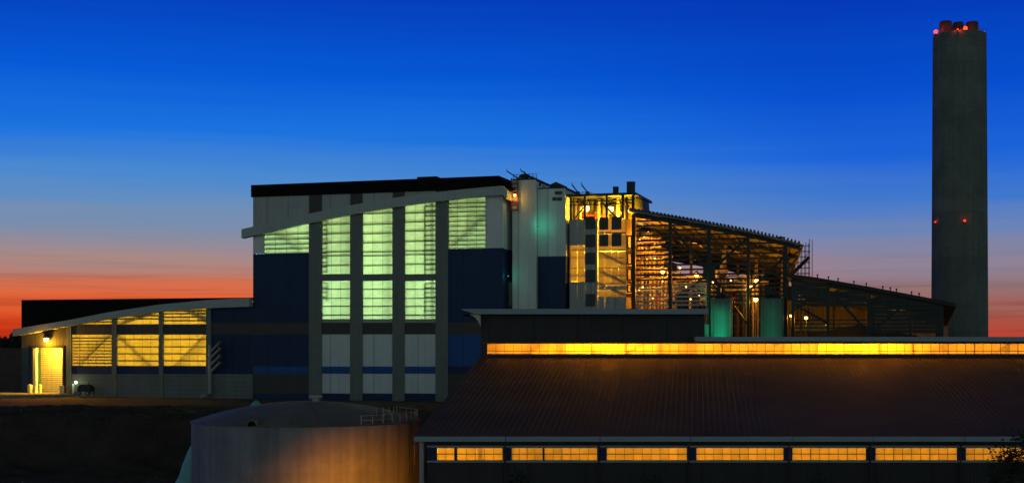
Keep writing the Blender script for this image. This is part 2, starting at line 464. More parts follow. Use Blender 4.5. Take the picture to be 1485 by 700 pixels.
# ================================================================== main hall
def curve(pts, px):           # photo row of a canopy edge at a column
    return interp(pts, px)
MAIN_TOP = [(355, 333), (400, 323), (448, 311.5), (508, 299.5), (569, 288.5), (630, 280.5), (690, 274), (732, 270.5)]
MAIN_BOT = [(355, 346), (400, 336), (448, 324.5), (508, 312.5), (569, 302), (630, 293.5), (690, 287), (732, 283.5)]
MID = [(x, (y + interp(MAIN_BOT, x)) / 2) for x, y in MAIN_TOP]
main = Thing(F1, 'process_hall', 'tall blue and white hall with glowing green windows under an arched pale canopy', 'building', (U(550), 0, 0))
T0, T1 = 0.0, 0.35           # wall skin
def rect(px0, px1, py0, py1, v=0.0):
    """wall rectangle by photo columns and rows, squared up"""
    u0, u1 = U(px0, v), U(px1, v)
    pm = (px0 + px1) / 2
    return u0, u1, Z(pm, py1, v), Z(pm, py0, v)
def wall(t, name, px0, px1, py0, py1, mat, v0=T0, v1=T1, parent=None):
    u0, u1, z0, z1 = rect(px0, px1, py0, py1, v0)
    return t.add(name, MB().box(u0, u1, v0, v1, z0, z1), mat, parent)
PIL = [(448.5, 467), (508, 526), (569.5, 587), (632, 650)]
zcap = Z(735, 273)           # under side of the black roof band
for a_, b_ in PIL:
    main.add('pilaster', MB().box(U(a_), U(b_), -0.22, T1, -0.5, Z((a_ + b_) / 2, interp(MID, (a_ + b_) / 2))), 'pil')
    u0, u1 = U(a_) , U(b_)
    zz = Z((a_ + b_) / 2, interp(MID, (a_ + b_) / 2))
    main.add('pilaster', MB().box(u0, u1, -0.06, T1, zz, zcap), 'band')
# panels above the canopy
segs = [(367, 448.5), (467, 508), (526, 569.5), (587, 632), (650, 729)]
def top_poly(px0, px1, n=5):
    return [uz(px0 + (px1 - px0) * i / n, interp(MID, px0 + (px1 - px0) * i / n)) for i in range(n + 1)]
for px0, px1 in segs:
    p = top_poly(px0, px1)
    poly = p + [(p[-1][0], zcap), (p[0][0], zcap)]
    main.add('upper_panel', MB().prism(poly, T0, T1), 'upper')
# blank white beside the end windows
for px0, px1, yb in ((367, 383, 367.5), (704.5, 729, 360)):
    p = top_poly(px0, px1, 2)
    zb = Z((px0 + px1) / 2, yb)
    main.add('wall_panel', MB().prism([(p[0][0], zb), (p[-1][0], zb)] + p[::-1], T0, T1), 'white')
# blue flank left and right, bands
for px0, px1, y0, y1, m_ in ((367, 448.5, 367.5, 468, 'navy'), (367, 448.5, 468, 484.5, 'band'), (367, 448.5, 484.5, 531, 'navy'),
                             (367, 448.5, 531, 541.5, 'blue'), (367, 448.5, 541.5, 570, 'band'), (367, 448.5, 570, 592, 'navy'),
                             (650, 729, 360, 467, 'navy'), (650, 729, 467, 485, 'band'), (650, 729, 485, 531, 'blue'), (650, 729, 531, 541.5, 'navy'),
                             (650, 729, 541.5, 592, 'band')):
    wall(main, 'wall_panel', px0, px1, y0, y1, m_)
BAYS = [(467, 508), (526, 569.5), (587, 632)]
for px0, px1 in BAYS:
    for y0, y1, m_ in ((398, 407, 'pil'), (463, 467.5, 'upper'), (467.5, 484.5, 'band'), (484.5, 531, 'white'), (531, 541.5, 'blue'), (541.5, 570, 'white'), (570, 592, 'navy')):
        wall(main, 'wall_panel', px0, px1, y0, y1, m_)
# ---- green daylight windows: panes of fibreglass with the girts behind them
def window(t, px0, px1, ytop, ybot, girts, seams, mat, braces=(), posts=(), ladders=(), v=0.12, gw=0.19, frame_mat='pil', split=None):
    """ytop: a row or a list of (px,row); panes are cut at the seams; girts/posts/braces stand behind the sheet"""
    fn = (lambda x: interp(ytop, x)) if isinstance(ytop, list) else (lambda x: ytop)
    pm = (px0 + px1) / 2
    zb = Z(pm, ybot, v)
    zt = lambda x: Z(x, fn(x), v)
    # frame: sill and two jambs, 0.05 proud of the sheet
    fr = MB().box(U(px0), U(px1), v - 0.10, v + 0.05, zb, zb + 0.10)
    fr.box(U(px0), U(px0) + 0.08, v - 0.10, v + 0.05, zb + 0.10, zt(px0) + 0.01)
    fr.box(U(px1) - 0.08, U(px1), v - 0.10, v + 0.05, zb + 0.10, zt(px1) + 0.01)
    w = t.add('window', fr, frame_mat)
    cuts = [px0] + list(seams) + [px1]
    for c0, c1 in zip(cuts, cuts[1:]):
        ua, ub = U(c0, v) + 0.03, U(c1, v) - 0.03
        poly = [(ua, zb), (ub, zb), (ub, zt(c1)), (ua, zt(c0))]
        t.add('pane', MB().prism(poly, v, v + 0.02), mat, w)
        if c1 != px1:
            t.add('mullion', MB().box(ub, ub + 0.06, v - 0.02, v + 0.03, zb, min(zt(c1), zt(c1))), 'girt', w)
    for gy in girts:
        if gy > min(fn(px0), fn(px1)):
            zz = Z(pm, gy, v)
            t.add('girt', MB().box(U(px0), U(px1), v + 0.03, v + 0.22, zz - gw / 2, zz + gw / 2), 'girt', w)
    for xa, ya, xb, yb in braces:
        p, q = uz(xa, ya, v), uz(xb, yb, v)
        t.add('brace', MB().bar((p[0], v + 0.55, p[1]), (q[0], v + 0.55, q[1]), 0.5), 'girt', w)
    for xp, wd in posts:
        t.add('post', MB().box(U(xp) - wd / 2, U(xp) + wd / 2, v + 0.25, v + 0.6, zb, zt(xp)), 'girt', w)
    for xa, xb, y0, y1, st in ladders:
        y = y0
        while y < y1:
            if y > max(fn(xa), fn(xb)):
                zz = Z(pm, y, v)
                t.add('rung', MB().box(U(xa), U(xb), v + 0.03, v + 0.16, zz - 0.09, zz + 0.09), 'girt', w)
            y += st
        t.add('post', MB().box(U(xb if xa == px0 else xa) - 0.08, U(xb if xa == px0 else xa) + 0.08, v + 0.03, v + 0.3, Z(pm, y1, v), Z(pm, max(y0, max(fn(xa), fn(xb))), v)), 'girt', w)
    return w
def seams_of(px0, px1, n):
    return [px0 + (px1 - px0) * i / n for i in range(1, n)]
UP, LO = [325.5, 339, 352, 365.5, 371, 385], [419, 432, 443.5, 456]
window(main, 467, 508, MID, 398, UP, seams_of(467, 508, 3), 'pane_g', posts=[(502.5, 0.45)], ladders=[(467, 474, 320, 396, 6.7)])
window(main, 467, 508, 407, 463, LO, seams_of(467, 508, 3), 'pane_g', posts=[(502.5, 0.45)], ladders=[(467, 474, 410, 436, 6.7)])
window(main, 526, 569.5, MID, 398, [310] + UP, seams_of(526, 569.5, 3), 'pane_g', posts=[(563, 0.45)])
window(main, 526, 569.5, 407, 463, LO, seams_of(526, 569.5, 3), 'pane_g', posts=[(563, 0.45)])
window(main, 587, 632, MID, 398, [309, 322, 335, 350, 364, 369, 383], seams_of(587, 632, 3), 'pane_g', posts=[(625, 0.5)], ladders=[(615, 632, 300, 397, 7)])
window(main, 587, 632, 407, 463, LO, seams_of(587, 632, 3), 'pane_g', posts=[(625, 0.5)], ladders=[(615, 632, 411, 461, 6.5)])
window(main, 383, 448.5, MID, 367.5, [340, 347, 354.5, 361], seams_of(383, 448.5, 4), 'pane_g', braces=[(400, 338, 436, 366)])
window(main, 650, 704.5, MID, 360, [295, 301, 307.5, 314, 321, 328, 335, 342, 349, 355], seams_of(650, 704.5, 4), 'pane_g', braces=[(654, 357, 704, 312)])
# ---- arched canopy
def edge(pts, v):
    xs_ = [355, 380, 410, 440, 470, 500, 530, 560, 590, 620, 650, 680, 706, 732]
    return [uz(x, interp(pts, x)) for x in xs_]
can = main.add('canopy', MB().strip(edge(MAIN_TOP, 0), edge(MAIN_BOT, 0), -1.6, 0.0), 'fascia')
ct, cb = uz(732, interp(MAIN_TOP, 732)), uz(732, interp(MAIN_BOT, 732))
main.add('canopy_return', MB().prism([(ct[0], ct[1]), (ct[0] + 0.02, cb[1]), (ct[0] + 0.9, cb[1] - 1.0), (ct[0] + 0.9, ct[1] - 1.0)], -1.6, 7.0), 'fascia')
# ---- black roof storey, sides and back
zt = Z(735, 254.5)
ul, ur = U(366), U(724)
main.add('roof', MB().prism([(ul - 0.2, zcap), (ur, zcap), (ur, zt), (ul - 0.2, zt)], -0.3, 30), 'black')
main.add('roof_slope', MB().prism([(ur, zcap), (U(729) + 2.0, zcap - 0.2), (ur, zt)], 0.4, 30), 'black')
main.add('hatch', MB().box(U(600), U(628), 2, 6, zt, zt + 0.7), 'black')
main.box('side_wall', (U(729) - 0.35, U(729)), (T1 + 0.003, 30), (Z(729, 360), zcap - 0.2), 'white')
main.box('side_wall', (U(729) - 0.35, U(729)), (T1 + 0.003, 30), (-0.5, Z(729, 360)), 'navy')
main.box('side_wall', (U(367), U(367) + 0.35), (T1 + 0.003, 30), (-0.5, zcap), 'navy')
main.box('back_wall', (U(367), U(729)), (30, 30.3), (-0.5, zcap), 'inside')
main.box('lining', (U(367) + 0.5, U(729) - 0.5), (12, 12.2), (-0.3, zcap - 0.3), 'inside')
zl, zm, zh = Z(550, 455), Z(550, 385), Z(550, 315)
for px in (400, 488, 548, 610, 680):
    main.lamp((U(px), 6.0, Z(px, 430)), (0.76, 1.0, 0.66), 13000, 0.5)
    main.lamp((U(px), 8.0, Z(px, 380)), (0.78, 1.0, 0.58), 3800, 0.5)
    main.lamp((U(px), 9.0, Z(px, 325)), (0.98, 0.92, 0.34), 2300, 0.5)

# ================================================================== tipping hall (left)
TT = [(24, 477), (50, 473), (102, 464.5), (163, 452.5), (236, 441.5), (300, 435.5), (367, 431.5)]
TB = [(24, 487), (50, 483), (102, 473), (163, 462), (236, 452), (300, 447), (367, 444.5)]
TM = [(x, (y + interp(TB, x)) / 2) for x, y in TT]
tip = Thing(F1, 'tipping_hall', 'low dark hall with yellow windows, curved pale canopy and a lit truck door', 'building', (U(200), 0, 0))
COLS = [(97, 104), (163, 169.5), (231, 237), (299.5, 306.5)]
for a_, b_ in COLS:
    pm = (a_ + b_) / 2
    tip.add('column', MB().box(U(a_), U(b_), -0.30, 0.5, -0.3, Z(pm, interp(TM, pm))), 'pil')
def tip_win(px0, px1, ytop, ybot, girts, braces, n):
    return window(tip, px0, px1, ytop, ybot, girts, seams_of(px0, px1, n), 'pane_y', braces=braces, gw=0.26)
G8 = [490, 494.5, 499, 503.5, 508, 512.5, 517, 521.5, 526]
tip_win(104, 163, 485, 530.5, G8, [(113, 531, 161, 485)], 5)
tip_win(169.5, 231, 485, 530.5, [492, 502.5, 512.5, 522.5], [(171, 485, 220, 531)], 5)
tip_win(237, 299.5, 485, 530.5, [492, 502.5, 512.5, 522.5], [(252, 531, 295, 487)], 5)
tip_win(112, 163, TM, 470.5, [467, 463], [], 4)
tip_win(169.5, 231, TM, 470.5, [462.5, 458], [(175, 471, 231, 452)], 5)
tip_win(237, 299.5, TM, 470.5, [451, 455, 460, 465], [(270, 452, 299, 469)], 5)
for px0, px1 in ((104, 163), (169.5, 231), (237, 299.5)):
    wall(tip, 'wall_panel', px0, px1, 470.5, 485, 'band')
    wall(tip, 'wall_panel', px0, px1, 530.5, 542, 'navy')
    wall(tip, 'plinth', px0, px1, 542, 590, 'concrete', -0.12, T1)
p = [uz(x, interp(TM, x)) for x in (104, 108, 112)]
tip.add('wall_panel', MB().prism([(p[0][0], Z(108, 470.5)), (p[-1][0], Z(108, 470.5))] + p[::-1], T0, T1), 'band')
# right blank bay up to the tall hall
p = [uz(x, interp(TM, x)) for x in (306.5, 335, 366.5)]
zb = Z(336, 468)
tip.add('wall_panel', MB().prism([(p[0][0], zb), (p[-1][0], zb)] + p[::-1], T0, T1), 'navy')
for y0, y1, m_ in ((468, 484.5, 'band'), (484.5, 542, 'navy')):
    wall(tip, 'wall_panel', 306.5, 366.5, y0, y1, m_)
wall(tip, 'plinth', 306.5, 366.5, 542, 592, 'concrete', -0.12, T1)
# door end
DX0, DX1, DY = 53, 92.5, 504
p = [uz(x, interp(TM, x)) for x in (31, 47, 60, 80, 97)]
zd = Z(70, DY)
tip.add('wall_panel', MB().prism([(p[0][0], zd), (p[-1][0], zd)] + p[::-1], T0, T1), 'band')
tip.box('wall_panel', (U(31), U(48)), (T0, T1), (-0.3, zd), 'navy')
tip.box('wall_panel', (U(DX1), U(97)), (T0, T1), (-0.3, zd), 'band')
dfr = MB().box(U(47), U(48.3), -0.35, T1, -0.3, zd + 0.6).box(U(DX1), U(94), -0.35, -0.005, -0.3, zd + 0.6).box(U(48.3), U(DX1), -0.35, -0.005, zd, zd + 0.6)
door = tip.add('door', dfr, 'steel_d')
tip.add('jamb', MB().box(U(48.6), U(52.5), -0.10, 0.6, 0.75, zd - 0.02), 'white', door)
tip.add('door_post', MB().box(U(79), U(84.5), 3.0, 3.6, 0.2, zd + 2), 'steel_d', door)
k = 0
zz = 0.5
while zz < zd + 2.2:       # ribbed inner wall seen through the open door
    tip.add('slat', MB().box(U(40), U(110), 5.0, 5.28, zz, zz + 0.34), 'white', door)
    zz += 0.46
# canopy, roof, ends
def edge2(pts):
    xs_ = [24, 50, 76, 102, 132, 163, 200, 236, 268, 300, 335, 366]
    return [uz(x, interp(pts, x)) for x in xs_]
tip.add('canopy', MB().strip(edge2(TT), edge2(TB), -1.5, 0.0), 'fascia')
zt2 = Z(367, 431)
pm = [uz(x, interp(TM, x)) for x in (31, 76, 102, 132, 163, 200, 236, 268, 300, 335, 366)]
tip.add('roof', MB().strip([(u_, zt2) for u_, _ in pm], [(u_, min(z_ + 0.4, zt2 - 0.02)) for u_, z_ in pm], 0.02, 26), 'black')
tip.box('side_wall', (U(31), U(31) + 0.35), (T1 + 0.003, 26), (-0.3, zt2 - 6), 'navy')
tip.box('back_wall', (U(31), U(366)), (26, 26.3), (-0.3, zt2 - 0.5), 'inside')
tip.box('floor', (U(32), U(366)), (0.02, 26), (-0.35, 0.25), 'apron')
for px in (134, 200, 268):
    tip.lamp((U(px) + 1.5, 7.0, Z(px, 500)), TIPY, 62000, 0.35)
    tip.lamp((U(px) - 3, 9.0, Z(px, 478)), TIPY, 8000, 0.35)
tip.lamp((U(66), 2.6, Z(70, 510)), SODIUM, 6500, 0.3)
tip.lamp((U(90), 2.6, Z(70, 540)), SODIUM, 3000, 0.3)

def bulb_lamp(fr, name, label, px, py, v, mat, col, power, r=0.32, cat='lamp', group=None, hood=True, off=(0, -0.5, -0.1)):
    u_, z_ = fr.u(px, v), fr.z(px, py, v)
    t = Thing(fr, name, label, cat, (u_, v, z_), group)
    t.add('bulb', MB().ball((u_, v, z_), r, 8), mat, smooth=True)
    if hood:
        t.add('hood', MB().lathe([(r * 1.25, z_ + r * 0.6), (r * 0.9, z_ + r * 1.3), (r * 0.3, z_ + r * 1.7)], u_, v, 14), 'steel_d')
        t.add('arm', MB().bar((u_, v, z_ + r * 1.6), (u_, v + 0.8, z_ + r * 1.9), 0.12), 'steel_d')
    if power:
        t.lamp((u_ + off[0], v + off[1], z_ + off[2] - r), col, power, 0.2)
    return t
bulb_lamp(F1, 'wall_lamp', 'bright sodium lamp on the wall above the truck door', 67, 492, -0.8, 'b_sod', AMBER, 3200, 0.62, off=(0, -0.9, -0.3))
# bollards
for (px, py0, vv, w_, lab) in ((43.5, 557, -2.0, 0.55, 'pale round bollard outside the truck door, the leftmost one'),
                               (58, 557, -0.9, 0.42, 'pale round bollard just inside the left jamb of the truck door'),
                               (89.5, 558, -1.6, 0.58, 'round bollard at the right jamb of the truck door')):
    u_ = U(px, vv)
    t = Thing(F1, 'bollard', lab, 'bollard', (u_, vv, 0.75), 'bollards at the truck door')
    zt_ = Z(px, py0, vv)
    t.add('post', MB().lathe([(w_ / 1, 0.70), (w_, zt_ - 0.25), (w_ * 0.8, zt_ - 0.08), (w_ * 0.4, zt_)], u_, vv, 18), 'yellow', smooth=True)
    t.add('base_plate', MB().lathe([(w_ * 1.25, 0.70), (w_ * 1.25, 0.82)], u_, vv, 18), 'concrete')
u_ = U(106, -1.2)
t = Thing(F1, 'lamp_post', 'short white post with a small lamp right of the truck door', 'lamp', (u_, -1.2, 0.5))
t.box('post', (u_ - 0.2, u_ + 0.2), (-1.4, -1.0), (0.2, Z(106, 556, -1.2)), 'white')
t.add('bulb', MB().ball((U(110, -1.3), -1.3, Z(110, 554, -1.2)), 0.34, 8), 'b_white', smooth=True)
t.lamp((U(110, -1.3), -1.9, Z(110, 555, -1.2)), (0.9, 1.0, 0.5), 45, 0.2)
# compressor trailer parked by the plinth
vv = -3.0
t = Thing(F1, 'trailer_pump', 'dark wheeled pump trailer parked against the concrete plinth', 'trailer', (U(121, vv), vv, 0.4))
u0, u1 = U(112, vv), U(131, vv)
t.add('body', MB().prism([(u0, 1.3), (u1, 1.3), (u1, 2.3), (u1 - 0.8, 2.9), (u0 + 0.7, 3.0), (u0, 2.4)], vv, vv + 1.6), 'steel_d')
for uu in (u0 + 0.6, u1 - 0.5):
    wv = Thing.add(t, 'wheel', MB().tube([(uu, vv - 0.1, 0.95), (uu, vv - 0.42, 0.95)], 0.55, 16), 'steel_d')
    t.add('rim', MB().tube([(uu, vv - 0.40, 0.95), (uu, vv - 0.46, 0.95)], 0.28, 12), 'galv', wv)
t.add('tow_bar', MB().bar((u0, vv + 0.7, 1.2), (u0 - 1.6, vv + 0.7, 0.9), 0.16), 'steel_d')
t.add('exhaust', MB().tube([(u1 - 1, vv + 0.8, 2.9), (u1 - 1, vv + 0.8, 3.5)], 0.11, 8), 'steel_d')
t.add('hose', MB().tube([(u1, vv + 0.4, 1.6), (u1 + 0.7, vv, 1.5), (u1 + 1.2, vv - 0.3, 0.8), (u1 + 1.5, vv - 0.3, 0.5)], 0.14, 8), 'steel_d', smooth=True)
# vent pipe tree on the wall
vv = -1.1
t = Thing(F1, 'vent_pipe', 'upright grey pipe with four slanted branches at the blue wall', 'pipe', (U(304, vv), vv, 0))
ux = U(304.5, vv)
t.add('riser', MB().tube([(ux, vv, 1.2), (ux, vv, Z(304, 500, vv))], 0.42, 12), 'galv', smooth=True)
t.add('elbow', MB().tube([(ux, vv, 1.6), (ux - 0.15, vv - 0.2, 1.0), (ux - 0.7, vv - 0.5, 0.7), (ux - 1.6, vv - 0.9, 0.6), (ux - 1.7, vv - 0.9, 0.2)], 0.42, 12), 'galv', smooth=True)
for yy in (497, 506, 516, 526):
    p, q = uz(304.5, yy + 14, vv), uz(320, yy, vv)
    b_ = t.add('branch', MB().tube([(p[0], vv, p[1]), (q[0], vv - 0.5, q[1])], 0.33, 10), 'galv', smooth=True)
    t.add('cap', MB().tube([(q[0] - 0.05, vv - 0.5, q[1] - 0.05), (q[0] + 0.22, vv - 0.55, q[1] + 0.2)], 0.44, 12), 'pipe', b_)

# low wall and trees beyond, left
t = Thing(F1, 'yard_wall', 'plain brown boundary wall left of the tipping hall', 'wall', (U(-10, 12), 12, 0))
for i in range(4):
    a_ = U(-120 + i * 40, 12)
    t.box('panel', (a_ + 0.02, U(-80 + i * 40, 12) - 0.02), (12, 12.4), (-0.3, Z(0, 506, 12)), 'yardw')
    t.box('cap', (a_, U(-80 + i * 40, 12)), (11.9, 12.5), (Z(0, 506, 12) + 0.003, Z(0, 506, 12) + 0.3), 'yardw')

# ================================================================== boiler towers
def lit_tower(name, label, px0, px1, ytop, vf, depth, mats, cat='building'):
    pm = (px0 + px1) / 2
    t = Thing(F1, name, label, cat, (U(pm, vf), vf, 0))
    return t
tA = Thing(F1, 'boiler_tower', 'tall windowless pale tower beside the glowing hall, highest of the towers', 'building', (U(760, 3), 3, 0))
u0, u1, zA = U(743, 3), U(777, 3), Z(760, 261, 3)
n_p = 3
for i in range(n_p):
    a_, b_ = u0 + (u1 - u0) * i / n_p, u0 + (u1 - u0) * (i + 1) / n_p
    tA.box('wall_panel', (a_ + 0.01, b_ - 0.01), (3 + 0.012 * (i % 2), 3.35), (-0.3, zA), 'white')
tA.box('side_wall', (u1 - 0.35, u1), (3.353, 27), (-0.3, zA - 0.25), 'white')
tA.box('side_wall', (u0, u0 + 0.35), (3.353, 27), (-0.3, zA - 0.25), 'white')
tA.box('roof', (u0 - 0.15, u1 + 0.15), (2.9, 27.1), (zA, zA + 0.25), 'steel_d')
rail = MB()
for i in range(7):
    uu = u0 + (u1 - u0) * i / 6
    rail.bar((uu, 3.6, zA + 0.25), (uu, 3.6, zA + 1.3), 0.08)
rail.bar((u0, 3.6, zA + 1.3), (u1, 3.6, zA + 1.3), 0.08).bar((u0, 3.6, zA + 0.8), (u1, 3.6, zA + 0.8), 0.07)
tA.add('railing', rail, 'steel_d')
tB = Thing(F1, 'ash_tower', 'pale tower with navy lower part and small square vents near its top', 'building', (U(803, 4.5), 4.5, 0))
b0, b1 = U(780, 4.5), U(820, 4.5)
zBm, zBt = Z(803, 371.5, 4.5), Z(803, 273.5, 4.5)
for i in range(3):
    a_, b_ = b0 + (b1 - b0) * i / 3, b0 + (b1 - b0) * (i + 1) / 3
    tB.box('wall_panel', (a_ + 0.01, b_ - 0.01), (4.5 + 0.012 * (i % 2), 4.85), (zBm, zBt), 'white')
    tB.box('wall_panel', (a_ + 0.01, b_ - 0.01), (4.42, 4.85), (-0.3, zBm - 0.01), 'navy')
tB.box('side_wall', (b1 - 0.35, b1), (4.853, 26), (zBm, zBt - 0.25), 'white')
tB.box('side_wall', (b1 - 0.35, b1 + 0.03), (4.853, 26), (-0.3, zBm - 0.01), 'navy')
tB.box('roof', (b0 - 0.1, b1 + 0.1), (4.4, 26), (zBt, zBt + 0.25), 'steel_d')
for px0, px1, y0, y1 in ((804.5, 815, 277.5, 282), (801, 807, 286, 291), (808, 815, 286, 291)):
    wall(tB, 'louvre', px0, px1, y0, y1, 'glass', 4.40, 4.49)
tB.add('plant_box', MB().prism([(U(797, 8), zBt + .25), (U(816, 8), zBt + .25), (U(816, 8), zBt + 1.2), (U(806, 8), zBt + 1.9), (U(797, 8), zBt + 1.3)], 8, 12), 'steel_d')
# masts and davits on the roofs
for nm, px, py, vv, lab, k in (('roof_davit', 752, 259, 5, 'dark lifting davit on the highest pale tower, left one', -1), ('roof_davit', 772, 258, 5, 'dark lifting davit on the highest pale tower, right one', -1),
                               ('roof_davit', 781, 266, 6, 'low dark davit in the gap between the two pale towers', -1), ('roof_davit', 838, 279, 8, 'dark davit on the open steel top, left of two', -0.5),
                               ('roof_davit', 852, 279, 8, 'dark davit on the open steel top, right of two', -0.5)):
    u_, z_ = U(px, vv), Z(px, py, vv)
    t = Thing(F1, nm, lab, 'davit', (u_, vv, z_), 'davits on the tower roofs')
    t.add('foot', MB().lathe([(0.5, z_ - 0.6), (0.45, z_ + 0.1), (0.2, z_ + 0.25)], u_, vv, 10), 'steel_d')
    t.add('arm', MB().bar((u_, vv, z_), (u_ + 2.6 * k, vv, z_ + 1.7), 0.22), 'steel_d')
    t.add('strut', MB().bar((u_ + 1.1, vv, z_ - 0.1), (u_ - 1.2, vv, z_ + 0.1), 0.12), 'steel_d')
    t.add('tip', MB().bar((u_ + 2.6 * k, vv, z_ + 1.6), (u_ + 2.7 * k, vv, z_ + 2.2), 0.12), 'steel_d')
t = Thing(F1, 'roof_fan', 'squat dark roof fan on the highest pale tower', 'fan', (U(760, 6), 6, zA + 0.25))
uu = U(761, 6)
t.add('drum', MB().lathe([(0.9, zA + 0.2), (0.9, zA + 0.9), (1.3, zA + 1.0), (1.2, zA + 1.4), (0.5, zA + 1.7)], uu, 6, 16), 'steel_d')
t.add('stem', MB().bar((uu, 6, zA + 1.6), (uu, 6, zA + 2.4), 0.12), 'steel_d')
# lamps in the recess and on the towers
bulb_lamp(F1, 'recess_lamp', 'orange lamp high in the gap between hall and pale tower', 746.5, 283, 1.2, 'b_sod', AMBER, 80, 0.3, off=(0, 0.3, -0.4))
t = Thing(F1, 'ladder_cage', 'rusty lit steel brackets at the canopy end of the hall', 'ladder', (U(747, 2.3), 2.3, Z(747, 305, 2.3)))
u_ = U(746, 2.3)
for i in range(7):
    zz = Z(747, 305, 2.3) + i * 0.95
    t.box('rung', (u_ - 0.6, u_ + 0.6), (2.1, 2.5), (zz, zz + 0.22), 'red')
t.box('stile', (u_ - 0.75, u_ - 0.6), (2.1, 2.5), (Z(747, 306, 2.3), Z(747, 258, 2.3)), 'red')
t.box('stile', (u_ + 0.6, u_ + 0.75), (2.1, 2.5), (Z(747, 306, 2.3), Z(747, 258, 2.3)), 'red')
bulb_lamp(F1, 'wall_light', 'small teal light in the gap between the two pale towers', 779.5, 330, 3.6, 'b_teal', TEAL, 70, 0.10, off=(1.0, -1.6, 0.6))
bulb_lamp(F1, 'wall_light', 'small teal light low between hall and pale tower', 737, 400, 2.0, 'b_teal', TEAL, 35, 0.10, off=(0.3, -1.6, 0))
wl_ = Thing(F1, 'link_window', 'narrow green lit window between the hall and the pale tower', 'window', (U(736, 4), 4, 0))
wl_.box('frame', (U(733, 4.2), U(745, 4.2)), (4.4, 4.5), (Z(738, 446, 4.2), Z(738, 408, 4.2)), 'girt')
for i in range(2):
    a_, b_ = U(733.4 + 4.5 * i, 4.2), U(737.4 + 4.5 * i, 4.2)
    wl_.box('pane', (a_, b_), (4.3, 4.39), (Z(738, 443, 4.2), Z(738, 411, 4.2)), 'pane_g')

# ---- tower C: open steel top, translucent yellow sheets
VC = 5.5
tC = Thing(F1, 'turbine_tower', 'yellow glowing tower of translucent sheets with dark square windows and open steel top', 'building', (U(866, VC), VC, 0))
zC0, zC1, zC2 = Z(866, 318, VC), Z(866, 290, VC), Z(866, 281, VC)
def cw(name, px0, px1, y0, y1, mat, v0=VC, v1=None, parent=None):
    return wall(tC, name, px0, px1, y0, y1, mat, v0, v1 or (VC + 0.03 if name == 'pane' else VC + 0.2), parent)
for px0, px1 in ((826, 837), (837.3, 848)):
    cw('wall_panel', px0, px1, 318, 356, 'upper'); cw('pane', px0, px1, 356.3, 408, 'pane_y'); cw('wall_panel', px0, px1, 408.3, 470, 'upper')
cw('wall_panel', 848.3, 867, 318, 470, 'upper')
for px0, px1 in ((867.3, 877), (877.3, 887), (887.3, 897), (897.3, 908)):
    cw('pane', px0, px1, 318, 336, 'pane_y'); cw('wall_panel', px0, px1, 336.3, 339, 'pil'); cw('pane', px0, px1, 339.3, 364, 'pane_y')
    cw('pane', px0, px1, 364.3, 388, 'pane_y'); cw('pane', px0, px1, 388.3, 414, 'pane_y'); cw('wall_panel', px0, px1, 414.3, 419.7, 'upper'); cw('pane', px0, px1, 420, 430, 'pane_y')
    cw('wall_panel', px0, px1, 430.3, 470, 'upper')
for px0, px1, ys_ in ((849, 863, ((314, 332), (340, 358), (366, 383), (391, 409), (426, 444))), (869, 882, ((315, 333), (340, 357))), (887, 901, ((314, 333), (339, 357)))):
    for y0, y1 in ys_:
        w_ = cw('window', px0, px1, y0, y1, 'steel', VC - 0.14, VC - 0.003)
        pm = (px0 + px1) / 2
        cw('pane', px0 + 0.8, pm - 0.3, y0 + 0.8, y1 - 0.8, 'glass', VC - 0.16, VC - 0.141, w_)
        cw('pane', pm + 0.3, px1 - 0.8, y0 + 0.8, y1 - 0.8, 'glass', VC - 0.16, VC - 0.141, w_)
for y in (342, 352, 362, 373, 388, 399, 410):
    cw('girt', 826, 848, y, y + 1.1, 'girt', VC + 0.04, VC + 0.22); cw('girt', 867, 908, y, y + 1.1, 'girt', VC + 0.04, VC + 0.22)
for ya in (366, 392, 410):
    p, q = uz(868, ya, VC), uz(904, ya + 17, VC)
    tC.add('brace', MB().bar((p[0], VC + 0.45, p[1]), (q[0], VC + 0.45, q[1]), 0.5), 'girt')
# floor slabs, back and side
for y in (338, 362, 388, 417):
    tC.box('floor_slab', (U(827, VC) + 0.2, U(908, VC) - 0.2), (VC + 1.3, VC + 18), (Z(866, y, VC) - 0.15, Z(866, y, VC) + 0.15), 'concrete')
tC.box('back_wall', (U(826, VC), U(908, VC)), (VC + 18, VC + 18.3), (-0.3, zC2 - 0.51), 'duct')
tC.box('side_wall', (U(826, VC), U(826, VC) + 0.3), (VC + 0.25, VC + 18), (-0.3, zC0), 'inside')
tC.box('side_wall', (U(908, VC) - 0.3, U(908, VC)), (VC + 0.25, VC + 18), (-0.3, zC0), 'duct')
tC.add('roof', MB().box(U(823, VC), U(923, VC), VC - 0.6, VC + 18, zC2 - 0.5, zC2), 'steel')
for px in (828, 848, 880, 903, 918):
    tC.box('column', (U(px, VC) - 0.25, U(px, VC) + 0.25), (VC - 0.1, VC + 0.4) if px != 918 else (VC - 0.1, VC + 0.5), (zC0 + 0.02 if px < 910 else -0.3, zC2 - 0.52), 'steel_d')
for y in (291, 296):
    tC.box('beam', (U(826, VC), U(918, VC)), (VC - 0.35, VC - 0.12), (Z(866, y + 1.5, VC), Z(866, y, VC)), 'steel_d')
tC.add('brace', MB().bar((U(870, VC), VC + 2, Z(870, 292, VC)), (U(893, VC), VC + 2, Z(893, 317, VC)), 0.4), 'steel')
tC.add('brace', MB().bar((U(830, VC), VC + 2, Z(830, 316, VC)), (U(850, VC), VC + 2, Z(850, 292, VC)), 0.3), 'steel')
